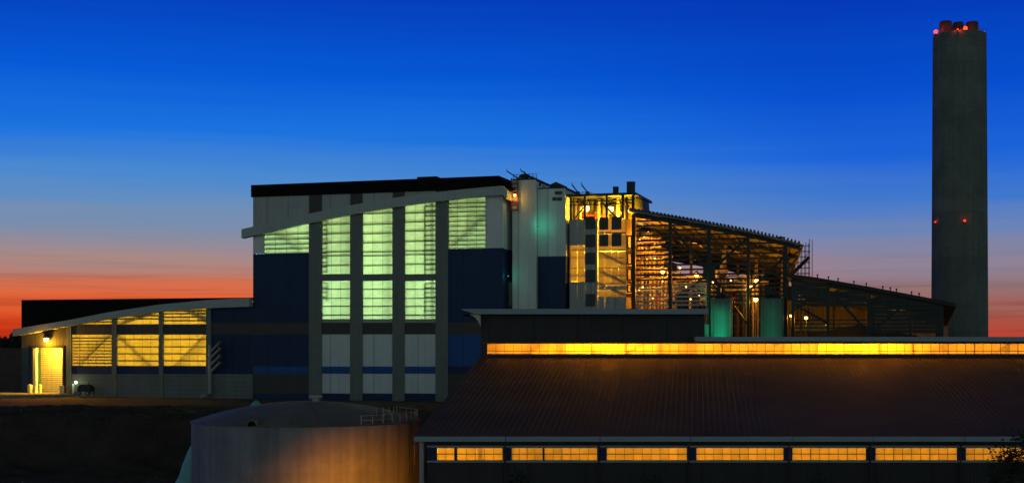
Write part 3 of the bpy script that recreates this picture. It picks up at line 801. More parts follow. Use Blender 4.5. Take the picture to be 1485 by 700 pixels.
for i, (px, r_, v) in enumerate(((833, 0.5, 3), (841, 0.35, 4), (858, 0.7, 7), (868, 0.35, 5), (875, 0.5, 6), (896, 0.4, 5), (908, 0.5, 4))):
    tC.add('vent_pipe', MB().tube([(U(px, VC + v), VC + v, zC0 - 0.5), (U(px, VC + v), VC + v, zC2 - 0.6)], r_, 10), 'pipe' if i % 2 else 'steel_d', smooth=True)
for i, (px0, px1, y, r_, v) in enumerate(((828, 866, 297, 0.6, 8), (862, 912, 299, 0.5, 9), (828, 905, 310, 0.35, 7), (840, 880, 314, 0.5, 6))):
    tC.add('header_pipe', MB().tube([(U(px0, VC + v), VC + v, Z(px0, y, VC + v)), (U(px1, VC + v), VC + v, Z(px0, y, VC + v))], r_, 10), 'red' if i == 3 else 'duct', smooth=True)
# side landings at the right of the tower
for i, (y0, y1) in enumerate(((341, 361), (366, 384), (389, 407), (412, 424))):
    fr_ = MB()
    a_, b_ = U(909.5, VC + 1), U(916.5, VC + 1)
    z0_, z1_ = Z(913, y1, VC + 1), Z(913, y0, VC + 1)
    fr_.box(a_, a_ + 0.25, VC + 0.8, VC + 1, z0_, z1_).box(b_ - 0.25, b_, VC + 0.8, VC + 1, z0_, z1_).box(a_ + .25, b_ - .25, VC + 0.8, VC + 1, z1_ - 0.3, z1_).box(a_ + .25, b_ - .25, VC + 0.8, VC + 1, z0_, z0_ + 0.3)
    tC.add('landing_frame', fr_, 'duct')
    tC.box('landing', (U(908.5, VC), U(918, VC)), (VC + 0.5, VC + 8), (Z(913, y1 + 3, VC), Z(913, y1 + 1.5, VC)), 'steel_d')
for (px, y, pw, c_) in ((838, 380, 500, SODIUM), (888, 350, 420, SODIUM), (888, 376, 620, SODIUM), (888, 402, 520, SODIUM), (886, 425, 160, SODIUM), (838, 398, 330, SODIUM), (899, 326, 520, (1, .75, .25))):
    tC.lamp((U(px, VC + 4), VC + 3.6, Z(px, y, VC + 4)), (1.0, 0.45, 0.012), pw * 64, 0.25)
for i, (px, py) in enumerate(((850, 302), (885, 303))):
    bulb_lamp(F1, 'bay_lamp', ('bright bay lamp in the open steel top, left of two', 'bright bay lamp in the open steel top, right of two')[i], px, py, VC + 4, 'b_sod', SODIUM, 1100, 0.75, group='bay lamps in the open steel top')
bulb_lamp(F1, 'bay_lamp', 'small lamp on the corner post of the open steel top', 913, 306, VC + 2, 'b_sod', SODIUM, 200, 0.3)
for px, y0, y1, r_, lab in ((893, 271, 281, 4.2, 'short green roof exhaust cylinder on the open steel top'), (915, 264, 281, 6.2, 'tall grey exhaust cylinder at the roof corner of the yellow tower')):
    vv = VC + 5
    u_, z0_, z1_ = U(px, vv), zC2, Z(px, y0, vv)
    R_ = r_ / FPX * F1.Y(u_, vv)
    t = Thing(F1, 'roof_exhaust', lab, 'exhaust', (u_, vv, z0_))
    t.add('drum', MB().lathe([(R_, z0_), (R_, z1_)], u_, vv, 24), 'steel', smooth=True)
    t.add('rim', MB().lathe([(R_ * 1.04, z1_ - 0.25), (R_ * 1.04, z1_ + 0.03)], u_, vv, 24), 'steel_d')
t = Thing(F1, 'roof_duct', 'dark sloping duct behind the corner of the yellow tower', 'duct', (U(925, 14), 14, Z(925, 312, 14)))
t.add('casing', MB().prism([uz(915, 312, 12), uz(938, 312, 12), uz(932, 302, 12), uz(931, 289, 12), uz(920, 288, 12)], 12, 20), 'steel_d')

# ================================================================== open steel shed (upper)
VS, VE = 4.0, 92.0
SR = [(836, 295), (880, 300.5), (914, 306), (940, 310), (970, 315), (1000, 320), (1030, 325.5), (1060, 331), (1090, 337), (1120, 344), (1145, 350), (1166, 356)]
shed = Thing(F1, 'open_shed', 'open steel shed with a long sloping ribbed roof and horizontal slats', 'building', (U(1030, VS), VS, 0))
def sr(px):   # roof height above v at plan position of column px on the near edge
    return uz(px, interp(SR, px), VS)
DROP = 6.2
def roof_pt(px, v):
    u_, z_ = sr(px)
    f_ = (v - VS) / (VE - VS)
    tp = 11.5 * (max(0.0, px - 960) / 206.0) ** 2 * max(0.0, f_)     # the far end is narrower
    return (u_ - tp, v, z_ - DROP * f_)
rf = MB()
cols_ = [914 + (1166 - 914) * i / 24 for i in range(25)]
for i in range(24):
    a_, b_, c_, d_ = roof_pt(cols_[i], VS - 1.5), roof_pt(cols_[i + 1], VS - 1.5), roof_pt(cols_[i + 1], VE), roof_pt(cols_[i], VE)
    n = len(rf.v)
    rf.v += [a_, b_, c_, d_] + [(p[0], p[1], p[2] - 0.35) for p in (a_, b_, c_, d_)]
    rf.f += [(n, n + 1, n + 2, n + 3), (n + 7, n + 6, n + 5, n + 4), (n, n + 4, n + 5, n + 1), (n + 2, n + 6, n + 7, n + 3)]
    if i == 0: rf.f.append((n + 3, n + 7, n + 4, n))
    if i == 23: rf.f.append((n + 1, n + 5, n + 6, n + 2))
ext = [836, 855, 875, 895, 914]
for i in range(4):       # behind the yellow tower the roof reaches further left
    a_, b_, c_, d_ = roof_pt(ext[i], 27), roof_pt(ext[i + 1], 27), roof_pt(ext[i + 1], VE), roof_pt(ext[i], VE)
    n = len(rf.v)
    rf.v += [a_, b_, c_, d_] + [(p[0], p[1], p[2] - 0.35) for p in (a_, b_, c_, d_)]
    rf.f += [(n, n + 1, n + 2, n + 3), (n + 7, n + 6, n + 5, n + 4), (n, n + 4, n + 5, n + 1), (n + 2, n + 6, n + 7, n + 3)]
roof = shed.add('roof', rf, 'deck')
for i in range(46):
    px = 917 + i * 5.4
    p, q = roof_pt(px, VS - 1.8), roof_pt(px, VE - 1)
    shed.add('rib', MB().bar((p[0], p[1], p[2] + 0.28), (q[0], q[1], q[2] + 0.28), 0.34), 'steel', roof)
# rafters and purlins under the roof
for v in (VS, VS + 14, VS + 28, VS + 42, VS + 56, VS + 70):
    top = [roof_pt(x, v) for x in (920, 970, 1028, 1085, 1139, 1160)]
    shed.add('rafter', MB().strip([(p[0], p[2] - 0.36) for p in top], [(p[0], p[2] - 1.15) for p in top], v - 0.2, v + 0.2), 'steel_d' if v > VS else 'steel')
for i in range(14):
    px = 930 + i * 16.5
    p, q = roof_pt(px, VS + 0.3), roof_pt(px, VE - 4)
    shed.add('purlin', MB().bar((p[0], p[1], p[2] - 0.62), (q[0], q[1], q[2] - 0.62), 0.30), 'duct')
SC = [(920, 3.4), (972, 4.6), (1028, 6.0), (1085, 4.4), (1139, 6.0)]
for px, w_ in SC:
    u_ = U(px, VS); h_ = w_ / FPX * 270 / 2
    shed.box('column', (u_ - h_, u_ + h_), (VS - 0.3, VS + 0.3), (-0.3, roof_pt(px, VS)[2] - 1.1), 'steel')
for v in (VS + 28, VS + 56):
    for px in (972, 1028, 1085, 1139):
        p = roof_pt(px, v)
        shed.box('column', (p[0] - 0.3, p[0] + 0.3), (v - 0.3, v + 0.3), (-0.3, p[2] - 1.2), 'duct')
# horizontal slats on the front
gy = 318.0
gi = 0
while gy < 446:
    for (xa, _), (xb, _) in zip(SC, SC[1:]):
        if gy > max(interp(SR, xa), interp(SR, xb)) - 2 and not (xa > 1030 and gy > 430):
            za = Z(1030, gy, VS)
            shed.add('slat', MB().box(U(xa, VS) + 0.4, U(xb, VS) - 0.4, VS - 0.18, VS + 0.05, za - 0.19, za + 0.19), 'galv' if (gy > 405 and xa < 1000) else 'steel')
    gy += 7.2 if gy < 410 else 6.0
    gi += 1
for xa, ya, xb, yb, w_ in ((975, 330, 1026, 393, 0.55), (1030, 397, 1064, 440, 0.5), (1030, 393, 1083, 345, 0.55), (1025, 397, 975, 440, 0.5), (1030, 400, 1084, 470, 0.4), (1087, 420, 1137, 372, 0.4)):
    p, q = uz(xa, ya, VS), uz(xb, yb, VS)
    shed.add('brace', MB().bar((p[0], VS + 0.55, p[1]), (q[0], VS + 0.55, q[1]), w_), 'steel')
shed.add('gusset', MB().prism([uz(1020, 388, VS), uz(1020, 402, VS), uz(1024, 407, VS), uz(1033, 407, VS), uz(1037, 402, VS), uz(1037, 388, VS), uz(1033, 384, VS), uz(1024, 384, VS)], VS - 0.36, VS - 0.302), 'steel')
# end wall posts (receding) with rails
ue = U(1137, VS)
for i in range(11):
    v = VS + 5 + i * 8.0
    zt_ = roof_pt(1137, v)[2] - 0.5
    ue = roof_pt(1137, v)[0]
    shed.box('end_post', (ue - 0.25, ue + 0.25), (v - 0.3, v + 0.3), (-0.3, zt_), 'duct')
for k in range(7):
    z_ = 14 + k * 2.4
    shed.add('end_rail', MB().bar((roof_pt(1137, VS)[0] + 0.4, VS + 0.6, z_), (roof_pt(1137, VE - 8)[0] + 0.4, VE - 8, z_), 0.22), 'steel')
# far side: sheets between dark posts at the right
for i in range(9):
    pa = 1090 + i * 7.5
    ua_, ub_ = U(pa, 89), U(pa + 7.5, 89)
    zt_ = Z(pa, 404 + i * 1.5, 89)
    shed.box('back_panel', (ua_ + 0.02, ub_ - 0.02), (89, 89.2), (-0.3, zt_), 'duct')
    shed.box('back_post', (ua_ - 0.3, ua_ + 0.3), (88.2, 88.7), (-0.3, zt_ + 1.0), 'steel_d')
# eave brackets at the right tip
for v in (VS, VS + 14, VS + 28):
    p, q = roof_pt(1163, v), roof_pt(1139, v)
    shed.add('bracket', MB().bar((p[0], v, p[2] - 0.7), (q[0], v, q[2] - 4.4), 0.3), 'steel_d')

# scaffold tower against the shed end
vv = 40
t = Thing(F1, 'scaffold', 'thin lattice scaffold beyond the right tip of the sloping roof', 'scaffold', (U(1165, vv), vv, 0))
ua, ub = U(1152, vv), U(1174, vv)
z0_, z1_ = Z(1160, 396, vv), Z(1160, 356, vv)
for i in range(5):
    uu = ua + (ub - ua) * i / 4
    t.add('standard', MB().bar((uu, vv, -0.3), (uu, vv, z1_ - 0.8 * (4 - i) + 1.5), 0.13), 'steel_d')
    t.add('standard', MB().bar((uu + .4, vv + 3, -0.3), (uu + .4, vv + 3, z1_ - 0.8 * (4 - i) + 1.5), 0.13), 'steel_d')
for k in range(6):
    z_ = z0_ + (z1_ - z0_) * k / 5
    t.add('ledger', MB().bar((ua, vv, z_), (ub, vv, z_), 0.11), 'steel_d')
    t.add('ledger', MB().bar((ua, vv + 3, z_), (ub, vv + 3, z_), 0.11), 'steel_d')
    if k < 5:
        t.add('diagonal', MB().bar((ua + (ub - ua) * (k % 4) / 4, vv, z_), (ua + (ub - ua) * (k % 4 + 1) / 4, vv, z_ + (z1_ - z0_) / 5), 0.1), 'steel_d')
t.add('stair', MB().prism([uz(1143, 398, vv), uz(1146, 402, vv), uz(1174, 374, vv), uz(1172, 371, vv)], vv + 0.4, vv + 2), 'steel_d')

# ================================================================== lower open shed
VL, VLE = 2.0, 60.0
LR = [(1140, 397), (1180, 402), (1220, 409), (1260, 416), (1300, 423.5), (1340, 431), (1386, 440)]
low = Thing(F1, 'low_shed', 'lower dark open shed with sloping roof reaching to the chimney', 'building', (U(1260, VL), VL, 0))
def lr(px, v):
    u_, z_ = uz(px, interp(LR, px), VL)
    return (u_, v, z_ - 3.0 * (v - VL) / (VLE - VL))
rf = MB()
cl = [1140 + (1386 - 1140) * i / 16 for i in range(17)]
for i in range(16):
    a_, b_, c_, d_ = lr(cl[i], VL - 1.2), lr(cl[i + 1], VL - 1.2), lr(cl[i + 1], VLE), lr(cl[i], VLE)
    n = len(rf.v)
    rf.v += [a_, b_, c_, d_] + [(p[0], p[1], p[2] - 0.75) for p in (a_, b_, c_, d_)]
    rf.f += [(n, n + 1, n + 2, n + 3), (n + 7, n + 6, n + 5, n + 4), (n, n + 4, n + 5, n + 1), (n + 2, n + 6, n + 7, n + 3)]
    if i == 15: rf.f.append((n + 1, n + 5, n + 6, n + 2))
    if i == 0: rf.f.append((n + 3, n + 7, n + 4, n))
low.add('roof', rf, 'steel_d')
for px in (1150, 1201, 1260, 1320, 1366):
    u_ = U(px, VL)
    low.box('column', (u_ - 0.3, u_ + 0.3), (VL - 0.3, VL + 0.3), (-0.3, lr(px, VL)[2] - 0.76), 'steel')
    for v in (VL + 22, VL + 44):
        p = lr(px, v)
        low.box('column', (p[0] - 0.25, p[0] + 0.25), (v - 0.25, v + 0.25), (-0.3, p[2] - 0.8), 'steel')
gy = 402.0
while gy < 486:
    for xa, xb in ((1150, 1201), (1201, 1260), (1260, 1320), (1320, 1366)):
        top = interp(LR, xb)
        if gy > top + 5 and not (gy > 440 and xb < 1270 and int(gy) % 2 == 0 and gy < 474):
            z_ = Z(1260, gy, VL)
            dk = xa >= 1260 or gy < 442
            low.add('slat', MB().box(U(xa, VL) + 0.35, U(xb, VL) - 0.35, VL - 0.2, VL + 0.05, z_ - (0.34 if dk else 0.13), z_ + (0.34 if dk else 0.13)), 'steel')
    gy += 5.6
for xa, ya, xb, yb in ((1152, 449, 1198, 420), (1205, 422, 1255, 478), (1262, 482, 1316, 438), (1203, 470, 1150, 440)):
    p, q = uz(xa, ya, VL), uz(xb, yb, VL)
    low.add('brace', MB().bar((p[0], VL + 0.6, p[1]), (q[0], VL + 0.6, q[1]), 0.42), 'steel')
for v in (VL, VL + 22, VL + 44):
    pts = [lr(x, v) for x in (1150, 1201, 1260, 1320, 1366)]
    low.add('rafter', MB().strip([(p[0], p[2] - 0.77) for p in pts], [(p[0], p[2] - 1.5) for p in pts], v - 0.15, v + 0.15), 'steel')
for i, px in enumerate((1185, 1201, 1215, 1238, 1256, 1280, 1291, 1300, 1322, 1333)):
    p = lr(px, VL + 1)
    o_ = low.add('roof_bolt', MB().lathe([(0.16, p[2] - 0.02), (0.08, p[2] + 0.5), (0.20, p[2] + 0.55), (0.14, p[2] + 0.85)], p[0], p[1], 8), 'steel_d')
# far side lined with sheets, partly open
for i in range(12):
    px = 1100 + i * 24
    p, q = lr(px, VLE - 2), lr(px + 24, VLE - 2)
    low.add('back_panel', MB().prism([(p[0], 0), (q[0] - 0.02, 0), (q[0] - 0.02, q[2] - 0.8), (p[0], p[2] - 0.8)], VLE - 2, VLE - 1.8), 'deck')

# ================================================================== plant inside the sheds
def catwalk(px0, px1, y, v, label, tall=True):
    t = Thing(F1, 'catwalk', label, 'walkway', (U((px0 + px1) / 2, v), v, Z(1000, y, v)), 'walkways inside the open shed')
    u0, u1, z_ = U(px0, v), U(px1, v), Z((px0 + px1) / 2, y, v)
    t.box('deck', (u0, u1), (v, v + 2.2), (z_ - 0.25, z_), 'duct')
    n = max(3, int((u1 - u0) / 2.2))
    for i in range(n + 1):
        uu = u0 + (u1 - u0) * i / n
        t.add('rail_post', MB().bar((uu, v + 0.1, z_), (uu, v + 0.1, z_ + 1.15), 0.10), 'pipe')
    for h_ in (0.55, 1.15):
        t.add('handrail', MB().bar((u0, v + 0.1, z_ + h_), (u1, v + 0.1, z_ + h_), 0.10), 'pipe')
    for uu in (u0 + 0.3, u1 - 0.3):
        t.add('support', MB().bar((uu, v + 1.1, -0.3), (uu, v + 1.1, z_ - 0.25), 0.3), 'duct')
    return t
catwalk(923, 968, 402, 10, 'lit walkway in the shed between the yellow tower and the first column')
catwalk(974, 1026, 405, 12, 'lit walkway in the shed across the second bay')
catwalk(1030, 1084, 412, 12, 'lit walkway in the shed above the left silo')
catwalk(923, 962, 375, 14, 'upper lit walkway in the shed beside the yellow tower')
catwalk(923, 956, 350, 16, 'highest lit walkway in the shed, right under the roof')
catwalk(974, 1026, 424, 16, 'lower walkway in the shed across the second bay')
# equipment rows at the far side keep the horizon shut
for i, (a_, b_, yt, lab) in enumerate(((930, 975, 380, 'dark filter casing deep in the shed left of the first inner column'), (975, 1012, 402, 'dark long casing deep in the shed under the strip of sky'), (1012, 1046, 398, 'dark casing deep in the shed left of the braced column'),
                                       (1046, 1072, 407, 'dark casing deep in the shed behind the left silo'), (1072, 1094, 426, 'low dark casing deep in the shed between the silos'))):
    v = 78
    t = Thing(F1, 'filter_casing', lab, 'casing', (U((a_ + b_) / 2, v), v, 0), 'filter casings deep in the shed')
    u0, u1, zt_ = U(a_, v) + 0.05, U(b_, v) - 0.05, Z((a_ + b_) / 2, yt, v)
    t.box('casing', (u0, u1), (v, v + 8), (-0.3, zt_), 'duct')
    for k in range(5):
        uu = u0 + (u1 - u0) * (k + 0.5) / 5
        t.box('stiffener', (uu - 0.15, uu + 0.15), (v - 0.4, v - 0.003), (-0.3, zt_ - 0.3), 'steel_d')
    for k in range(5):
        zz = 14 + k * 3.0
        if zz < zt_ - 1: t.box('ledge', (u0, u1), (v - 0.8, v - 0.41), (zz, zz + 0.25), 'pipe')
    t.box('hopper', (u0 + 1, u0 + 2.6), (v + 2, v + 5), (zt_, zt_ + 0.9), 'duct')
# boiler block with drums and pipes by the yellow tower
t = Thing(F1, 'boiler', 'lit boiler block with stacked casings behind the slats beside the yellow tower', 'boiler', (U(945, 20), 20, 0))
zb_ = 0
random.seed(3)
for i, (a_, b_, y0, y1) in enumerate(((924, 950, 440, 470), (928, 958, 412, 438), (926, 944, 384, 410), (930, 954, 356, 382), (926, 946, 334, 352))):
    u0, u1, z0_, z1_ = U(a_, 20), U(b_, 20), Z(940, y1, 20), Z(940, y0, 20)
    t.box('casing', (u0, u1), (20 + (i % 2) * 0.7, 32), (z0_, z1_), 'duct')
    for kx in range(3):
        uu = u0 + (u1 - u0) * (kx + 0.5) / 3
        t.box('stiffener', (uu - 0.12, uu + 0.12), (19.7 + (i % 2) * 0.7, 20.0 + (i % 2) * 0.7), (z0_, z1_), 'steel_d')
t.box('core', (U(930, 22), U(944, 22)), (22, 31), (-0.3, Z(940, 334, 22)), 'duct')
pl = 0
PIPES = [(926, 345, 470), (931, 340, 470), (937, 352, 470), (943, 358, 445), (949, 350, 470), (955, 366, 470), (960, 372, 470), (966, 396, 470), (980, 402, 470), (1001, 398, 470), (1040, 392, 440), (1052, 400, 440), (1092, 398, 470), (1098, 410, 470)]
for i, (px, y0, y1) in enumerate(PIPES):
    v = 17.0 + (i % 3) * 0.9
    r_ = (0.28, 0.42, 0.22)[i % 3]
    u_ = U(px, v)
    near = 'beside the boiler block' if px < 970 else ('under the second bay walkway' if px < 1010 else ('behind the left silo' if px < 1060 else 'between the two silos'))
    order = ('first', 'second', 'third', 'fourth', 'fifth', 'sixth', 'seventh', 'eighth')[i if px < 970 else (i - 8) % 2]
    t = Thing(F1, 'riser_pipe', '%s upright lagged pipe from the left %s' % (order, near), 'pipe', (u_, v, 0), 'upright pipes ' + near)
    zt_ = Z(px, y0, v)
    t.add('run', MB().tube([(u_, v, -0.3), (u_, v, zt_ - 0.8), (u_ + 0.2, v, zt_ - 0.2), (u_ + 0.8, v, zt_), (u_ + 2.4, v, zt_)], r_, 10), 'pipe', smooth=True)
    t.add('flange', MB().lathe([(r_ * 1.5, zt_ - 3), (r_ * 1.5, zt_ - 2.8)], u_, v, 12), 'galv')
    t.add('flange', MB().lathe([(r_ * 1.5, zt_ - 8), (r_ * 1.5, zt_ - 7.8)], u_, v, 12), 'galv')
for i, (px0, px1, y, r_, lab) in enumerate(((925, 968, 391, 0.5, 'fat level pipe under the upper walkway beside the boiler block'), (922, 965, 419, 0.4, 'level pipe low in front of the boiler block'), (975, 1024, 413, 0.45, 'level lagged pipe between the two second bay walkways'),
                                            (1032, 1082, 420, 0.4, 'level pipe right above the silos'), (922, 950, 364, 0.35, 'level pipe high on the boiler block'))):
    v = 15.5
    t = Thing(F1, 'level_pipe', lab, 'pipe', (U((px0 + px1) / 2, v), v, Z(px0, y, v)), 'level pipes in the shed')
    z_ = Z((px0 + px1) / 2, y, v)
    t.add('run', MB().tube([(U(px0, v), v, z_), (U(px1, v), v, z_)], r_, 10), 'pipe', smooth=True)
    for k in range(1, 5):
        uu = U(px0, v) + (U(px1, v) - U(px0, v)) * k / 5
        t.add('flange', MB().tube([(uu - 0.1, v, z_), (uu + 0.1, v, z_)], r_ * 1.4, 12), 'galv')
v = 19
t = Thing(F1, 'red_vessel', 'dull red vessel low in the shed left of the second column', 'vessel', (U(960, v), v, 0))
t.add('shell', MB().lathe([(0.2, Z(960, 446, v)), (1.7, Z(960, 442, v)), (1.9, Z(960, 430, v)), (1.4, Z(960, 426, v)), (0.3, Z(960, 424, v))], U(960, v), v, 20), 'red', smooth=True)
t.add('skirt', MB().lathe([(1.2, -0.3), (1.2, Z(960, 443, v))], U(960, v), v, 16), 'red')
t = Thing(F1, 'conveyor', 'long inclined lit strut hanging under the shed roof right of centre', 'conveyor', (U(1045, 30), 30, Z(1045, 390, 30)))
p, q = uz(1046, 390, 30), uz(1053, 353, 30)
t.add('trough', MB().bar((p[0], 30, p[1]), (q[0], 30, q[1]), 0.7), 'pipe')
t.add('head_box', MB().box(p[0] - 1.4, p[0] + 1.2, 29.2, 31, p[1] - 1.2, p[1]), 'yellow')
t.add('hanger', MB().bar((q[0], 30, q[1]), (q[0], 30, q[1] + 4), 0.2), 'steel_d')
# visible lamps in the sheds
LAMPS = [(961, 394, 9, 520, 0.40, 'bright sodium lamp on the first bay walkway of the shed'), (1010, 398, 11, 560, 0.45, 'bright sodium lamp left of the braced column'),
         (1097, 407, 14, 420, 0.42, 'upper of three sodium lamps between the silos'), (1090, 416, 12, 420, 0.42, 'middle of three sodium lamps between the silos'),
         (1096, 434, 10, 420, 0.48, 'lowest of three sodium lamps between the silos'), (986, 388, 15, 160, 0.22, 'small lamp on a pole in the second bay'),
         (1169, 460.5, 10, 330, 0.36, 'orange lamp near the left end of the low shed'), (1147, 457.5, 8, 160, 0.30, 'orange lamp at the corner between both sheds')]
for px, py, v, pw, r_, lab in LAMPS:
    t = bulb_lamp(F1, 'sodium_lamp', lab, px, py, v, 'b_sod', SODIUM, pw * 3.0, r_, group='sodium lamps in the sheds')
    u_, z_ = U(px, v), Z(px, py, v)
    t.add('pole', MB().bar((u_, v + 0.8, -0.3), (u_, v + 0.8, z_ + r_ * 2), 0.16), 'steel_d')
for px, py, v, pw in ((938, 350, 12, 3000), (948, 382, 11, 3400), (940, 422, 11, 2200), (1010, 360, 40, 700), (1070, 380, 40, 600), (1120, 395, 30, 500), (1110, 420, 45, 400), (1200, 462, 40, 700), (1250, 466, 40, 350), (1300, 465, 45, 500), (1345, 460, 50, 600)):  # unseen lights without bulbs, added to brighten the shed interiors
    light('lamp_light', F1.world(U(px, v), v, Z(px, py, v)), SODIUM, pw * 1.1, 0.3)
rs = random.Random(9)
ORD = ['leftmost', 'second', 'third', 'fourth', 'fifth', 'sixth', 'seventh', 'eighth', 'ninth', 'tenth', 'eleventh', 'rightmost']
low_l = sorted((rs.uniform(926, 1075), rs.uniform(404, 436)) for _ in range(11))
high_l = sorted((rs.uniform(924, 962), rs.uniform(330, 392)) for _ in range(5))
for grp, pts_ in (('low among the pipes', low_l), ('high on the boiler block', high_l)):
    for i, (px, py) in enumerate(pts_):
        v = rs.uniform(9, 14)
        u_, z_ = U(px, v), Z(px, py, v)
        t = Thing(F1, 'small_lamp', '%s tiny orange lamp from the left, %s in the open shed' % ('first' if i == 0 else ORD[i], grp), 'lamp', (u_, v, z_), 'tiny lamps ' + grp)
        t.add('bulb', MB().ball((u_, v, z_), 0.16, 6), 'b_sod', smooth=True)
        t.add('stem', MB().bar((u_, v + 0.3, z_ - 1.2), (u_, v + 0.3, z_ + 0.25), 0.1), 'steel_d')
skid = sorted((924 + 13.2 * k + rs.uniform(0, 9), rs.uniform(402, 438)) for k in range(12))
for i, (px, py) in enumerate(skid):
    v = rs.uniform(13, 22)
    u_, z_ = U(px, v), Z(px, py, v)
    w_, h_ = rs.uniform(0.6, 1.6), rs.uniform(0.6, 1.7)
    mt_ = ('duct', 'steel_d', 'red', 'pipe')[i % 4]
    t = Thing(F1, 'pump_skid', '%s pump skid low in the open shed, %s' % (ORD[i], ('brown cased', 'dark cased', 'red cased', 'pale cased')[i % 4]), 'pump', (u_, v, z_), 'pump skids in the open shed')
    t.box('housing', (u_ - w_, u_ + w_), (v, v + 1.4), (z_ - h_, z_ + h_), mt_)
    t.add('motor', MB().tube([(u_ - w_ * 0.7, v - 0.4, z_), (u_ + w_ * 0.5, v - 0.4, z_)], 0.35, 10), 'steel_d', smooth=True)
    t.add('flange', MB().tube([(u_ - 0.1, v - 0.4, z_), (u_ + 0.1, v - 0.4, z_)], 0.5, 12), 'galv')
    t.add('leg', MB().bar((u_, v + 0.7, -0.3), (u_, v + 0.7, z_ - h_), 0.3), 'steel_d')
# stockpile hall roof seen inside the low shed
t = Thing(F1, 'conveyor_hood', 'pale rounded hood under the low shed beside the orange lamp', 'hood', (U(1176, 26), 26, 0))
hp = [uz(1150 + i * 5.5, 478 - 12 * math.sin(math.pi * i / 10) ** 0.6 if 0 < i < 10 else 478, 26) for i in range(11)]
t.add('shell', MB().strip([(a_, b_) for a_, b_ in hp], [(a_, hp[0][1] - 0.3) for a_, b_ in hp], 26, 34), 'silo')
t.box('bench', (hp[0][0], hp[-1][0]), (26.2, 34), (-0.3, hp[0][1] - 0.3), 'steel_d')
t = Thing(F1, 'fuel_heap', 'broad dark heap lying under the low shed', 'heap', (U(1240, 24), 24, 0))
hp = [(1196, 486), (1205, 478), (1225, 474), (1245, 470), (1262, 473), (1280, 478), (1300, 482), (1330, 486)]
t.add('mass', MB().strip([uz(a_, b_, 24) for a_, b_ in hp], [(uz(a_, b_, 24)[0], -0.3) for a_, b_ in hp], 24, 36), 'steel_d')

# silos
def silo(px0, px1, y0, label, v=-2.0, top=True):
    u_, R_ = U((px0 + px1) / 2, v), (U(px1, v) - U(px0, v)) / 2
    zt_ = Z((px0 + px1) / 2, y0, v)
    t = Thing(F1, 'silo', label, 'silo', (u_, v, 0), 'silos in front of the open shed')
    sh = t.add('shell', MB().lathe([(R_, -0.3), (R_, zt_)], u_, v, 36), 'silo', smooth=True)
    for k in range(12):
        w = 2 * math.pi * k / 12
        t.add('rib', MB().box(u_ + (R_ + 0.05) * math.cos(w) - 0.10, u_ + (R_ + 0.05) * math.cos(w) + 0.10, v + (R_ + 0.05) * math.sin(w) - 0.10, v + (R_ + 0.05) * math.sin(w) + 0.10, -0.3, zt_ + 0.1), 'silo', sh)
    t.add('cone', MB().lathe([(R_, zt_), (R_ * 0.25, zt_ + 0.9), (R_ * 0.25, zt_ + 1.2)], u_, v, 24), 'steel', smooth=False)
    if top:
        t.box('filter_box', (u_ - R_ * 0.5, u_ - R_ * 0.05), (v - 0.7, v + 0.7), (zt_ + 0.4, zt_ + 2.2), 'steel')
        rl = MB()
        for k in range(10):
            w = 2 * math.pi * k / 10
            rl.bar((u_ + R_ * math.cos(w), v + R_ * math.sin(w), zt_), (u_ + R_ * math.cos(w), v + R_ * math.sin(w), zt_ + 1.1), 0.07)
            w2 = 2 * math.pi * (k + 1) / 10
            rl.bar((u_ + R_ * math.cos(w), v + R_ * math.sin(w), zt_ + 1.1), (u_ + R_ * math.cos(w2), v + R_ * math.sin(w2), zt_ + 1.1), 0.07)
        t.add('railing', rl, 'steel_d')
    return t
silo(1032, 1061, 433, 'upright ribbed silo glowing teal, the left and brighter one')
silo(1104, 1135, 433, 'upright ribbed silo in dimmer teal light, the right one')
t = Thing(F1, 'teal_tank', 'small teal lit tank tucked beside the end of the upper canopy', 'tank', (U(1023, -4), -4, 0))
t.add('shell', MB().lathe([(0.75, -0.3), (0.75, Z(1023, 470, -4)), (0.3, Z(1023, 468, -4))], U(1023, -4), -4, 20), 'silo', smooth=True)
t.add('band', MB().lathe([(0.78, 11), (0.78, 11.2)], U(1023, -4), -4, 20), 'steel_d')
for px, v, z_, pw, lab in ((1036, -15, 9.0, 6500, 'floodlight mast in front of the left silo'), (1108, -16, 7.0, 1900, 'floodlight mast in front of the right silo')):
    u_ = U(px, v)
    t = Thing(F1, 'floodlight', lab, 'lamp', (u_, v, 0), 'yard floodlights')
    t.add('mast', MB().tube([(u_, v, -0.3), (u_, v, z_)], 0.14, 8, 0.09), 'galv')
    t.add('head', MB().box(u_ - 0.35, u_ + 0.35, v + 0.1, v + 0.4, z_ - 0.1, z_ + 0.4), 'b_teal')
    d_ = bpy.data.lights.new('lamp_light', 'SPOT')
    d_.color = TEAL; d_.energy = pw; d_.shadow_soft_size = 0.2; d_.spot_size = math.radians(34); d_.spot_blend = 0.8
    o_ = bpy.data.objects.new('lamp_light', d_); COL.objects.link(o_); o_['kind'] = 'helper'
    o_.location = F1.world(u_, v + 0.6, z_ + 0.2)
    o_.rotation_euler = (F1.world(U(px + 8, -3), -3, 16.5) - o_.location).to_track_quat('-Z', 'Y').to_euler()

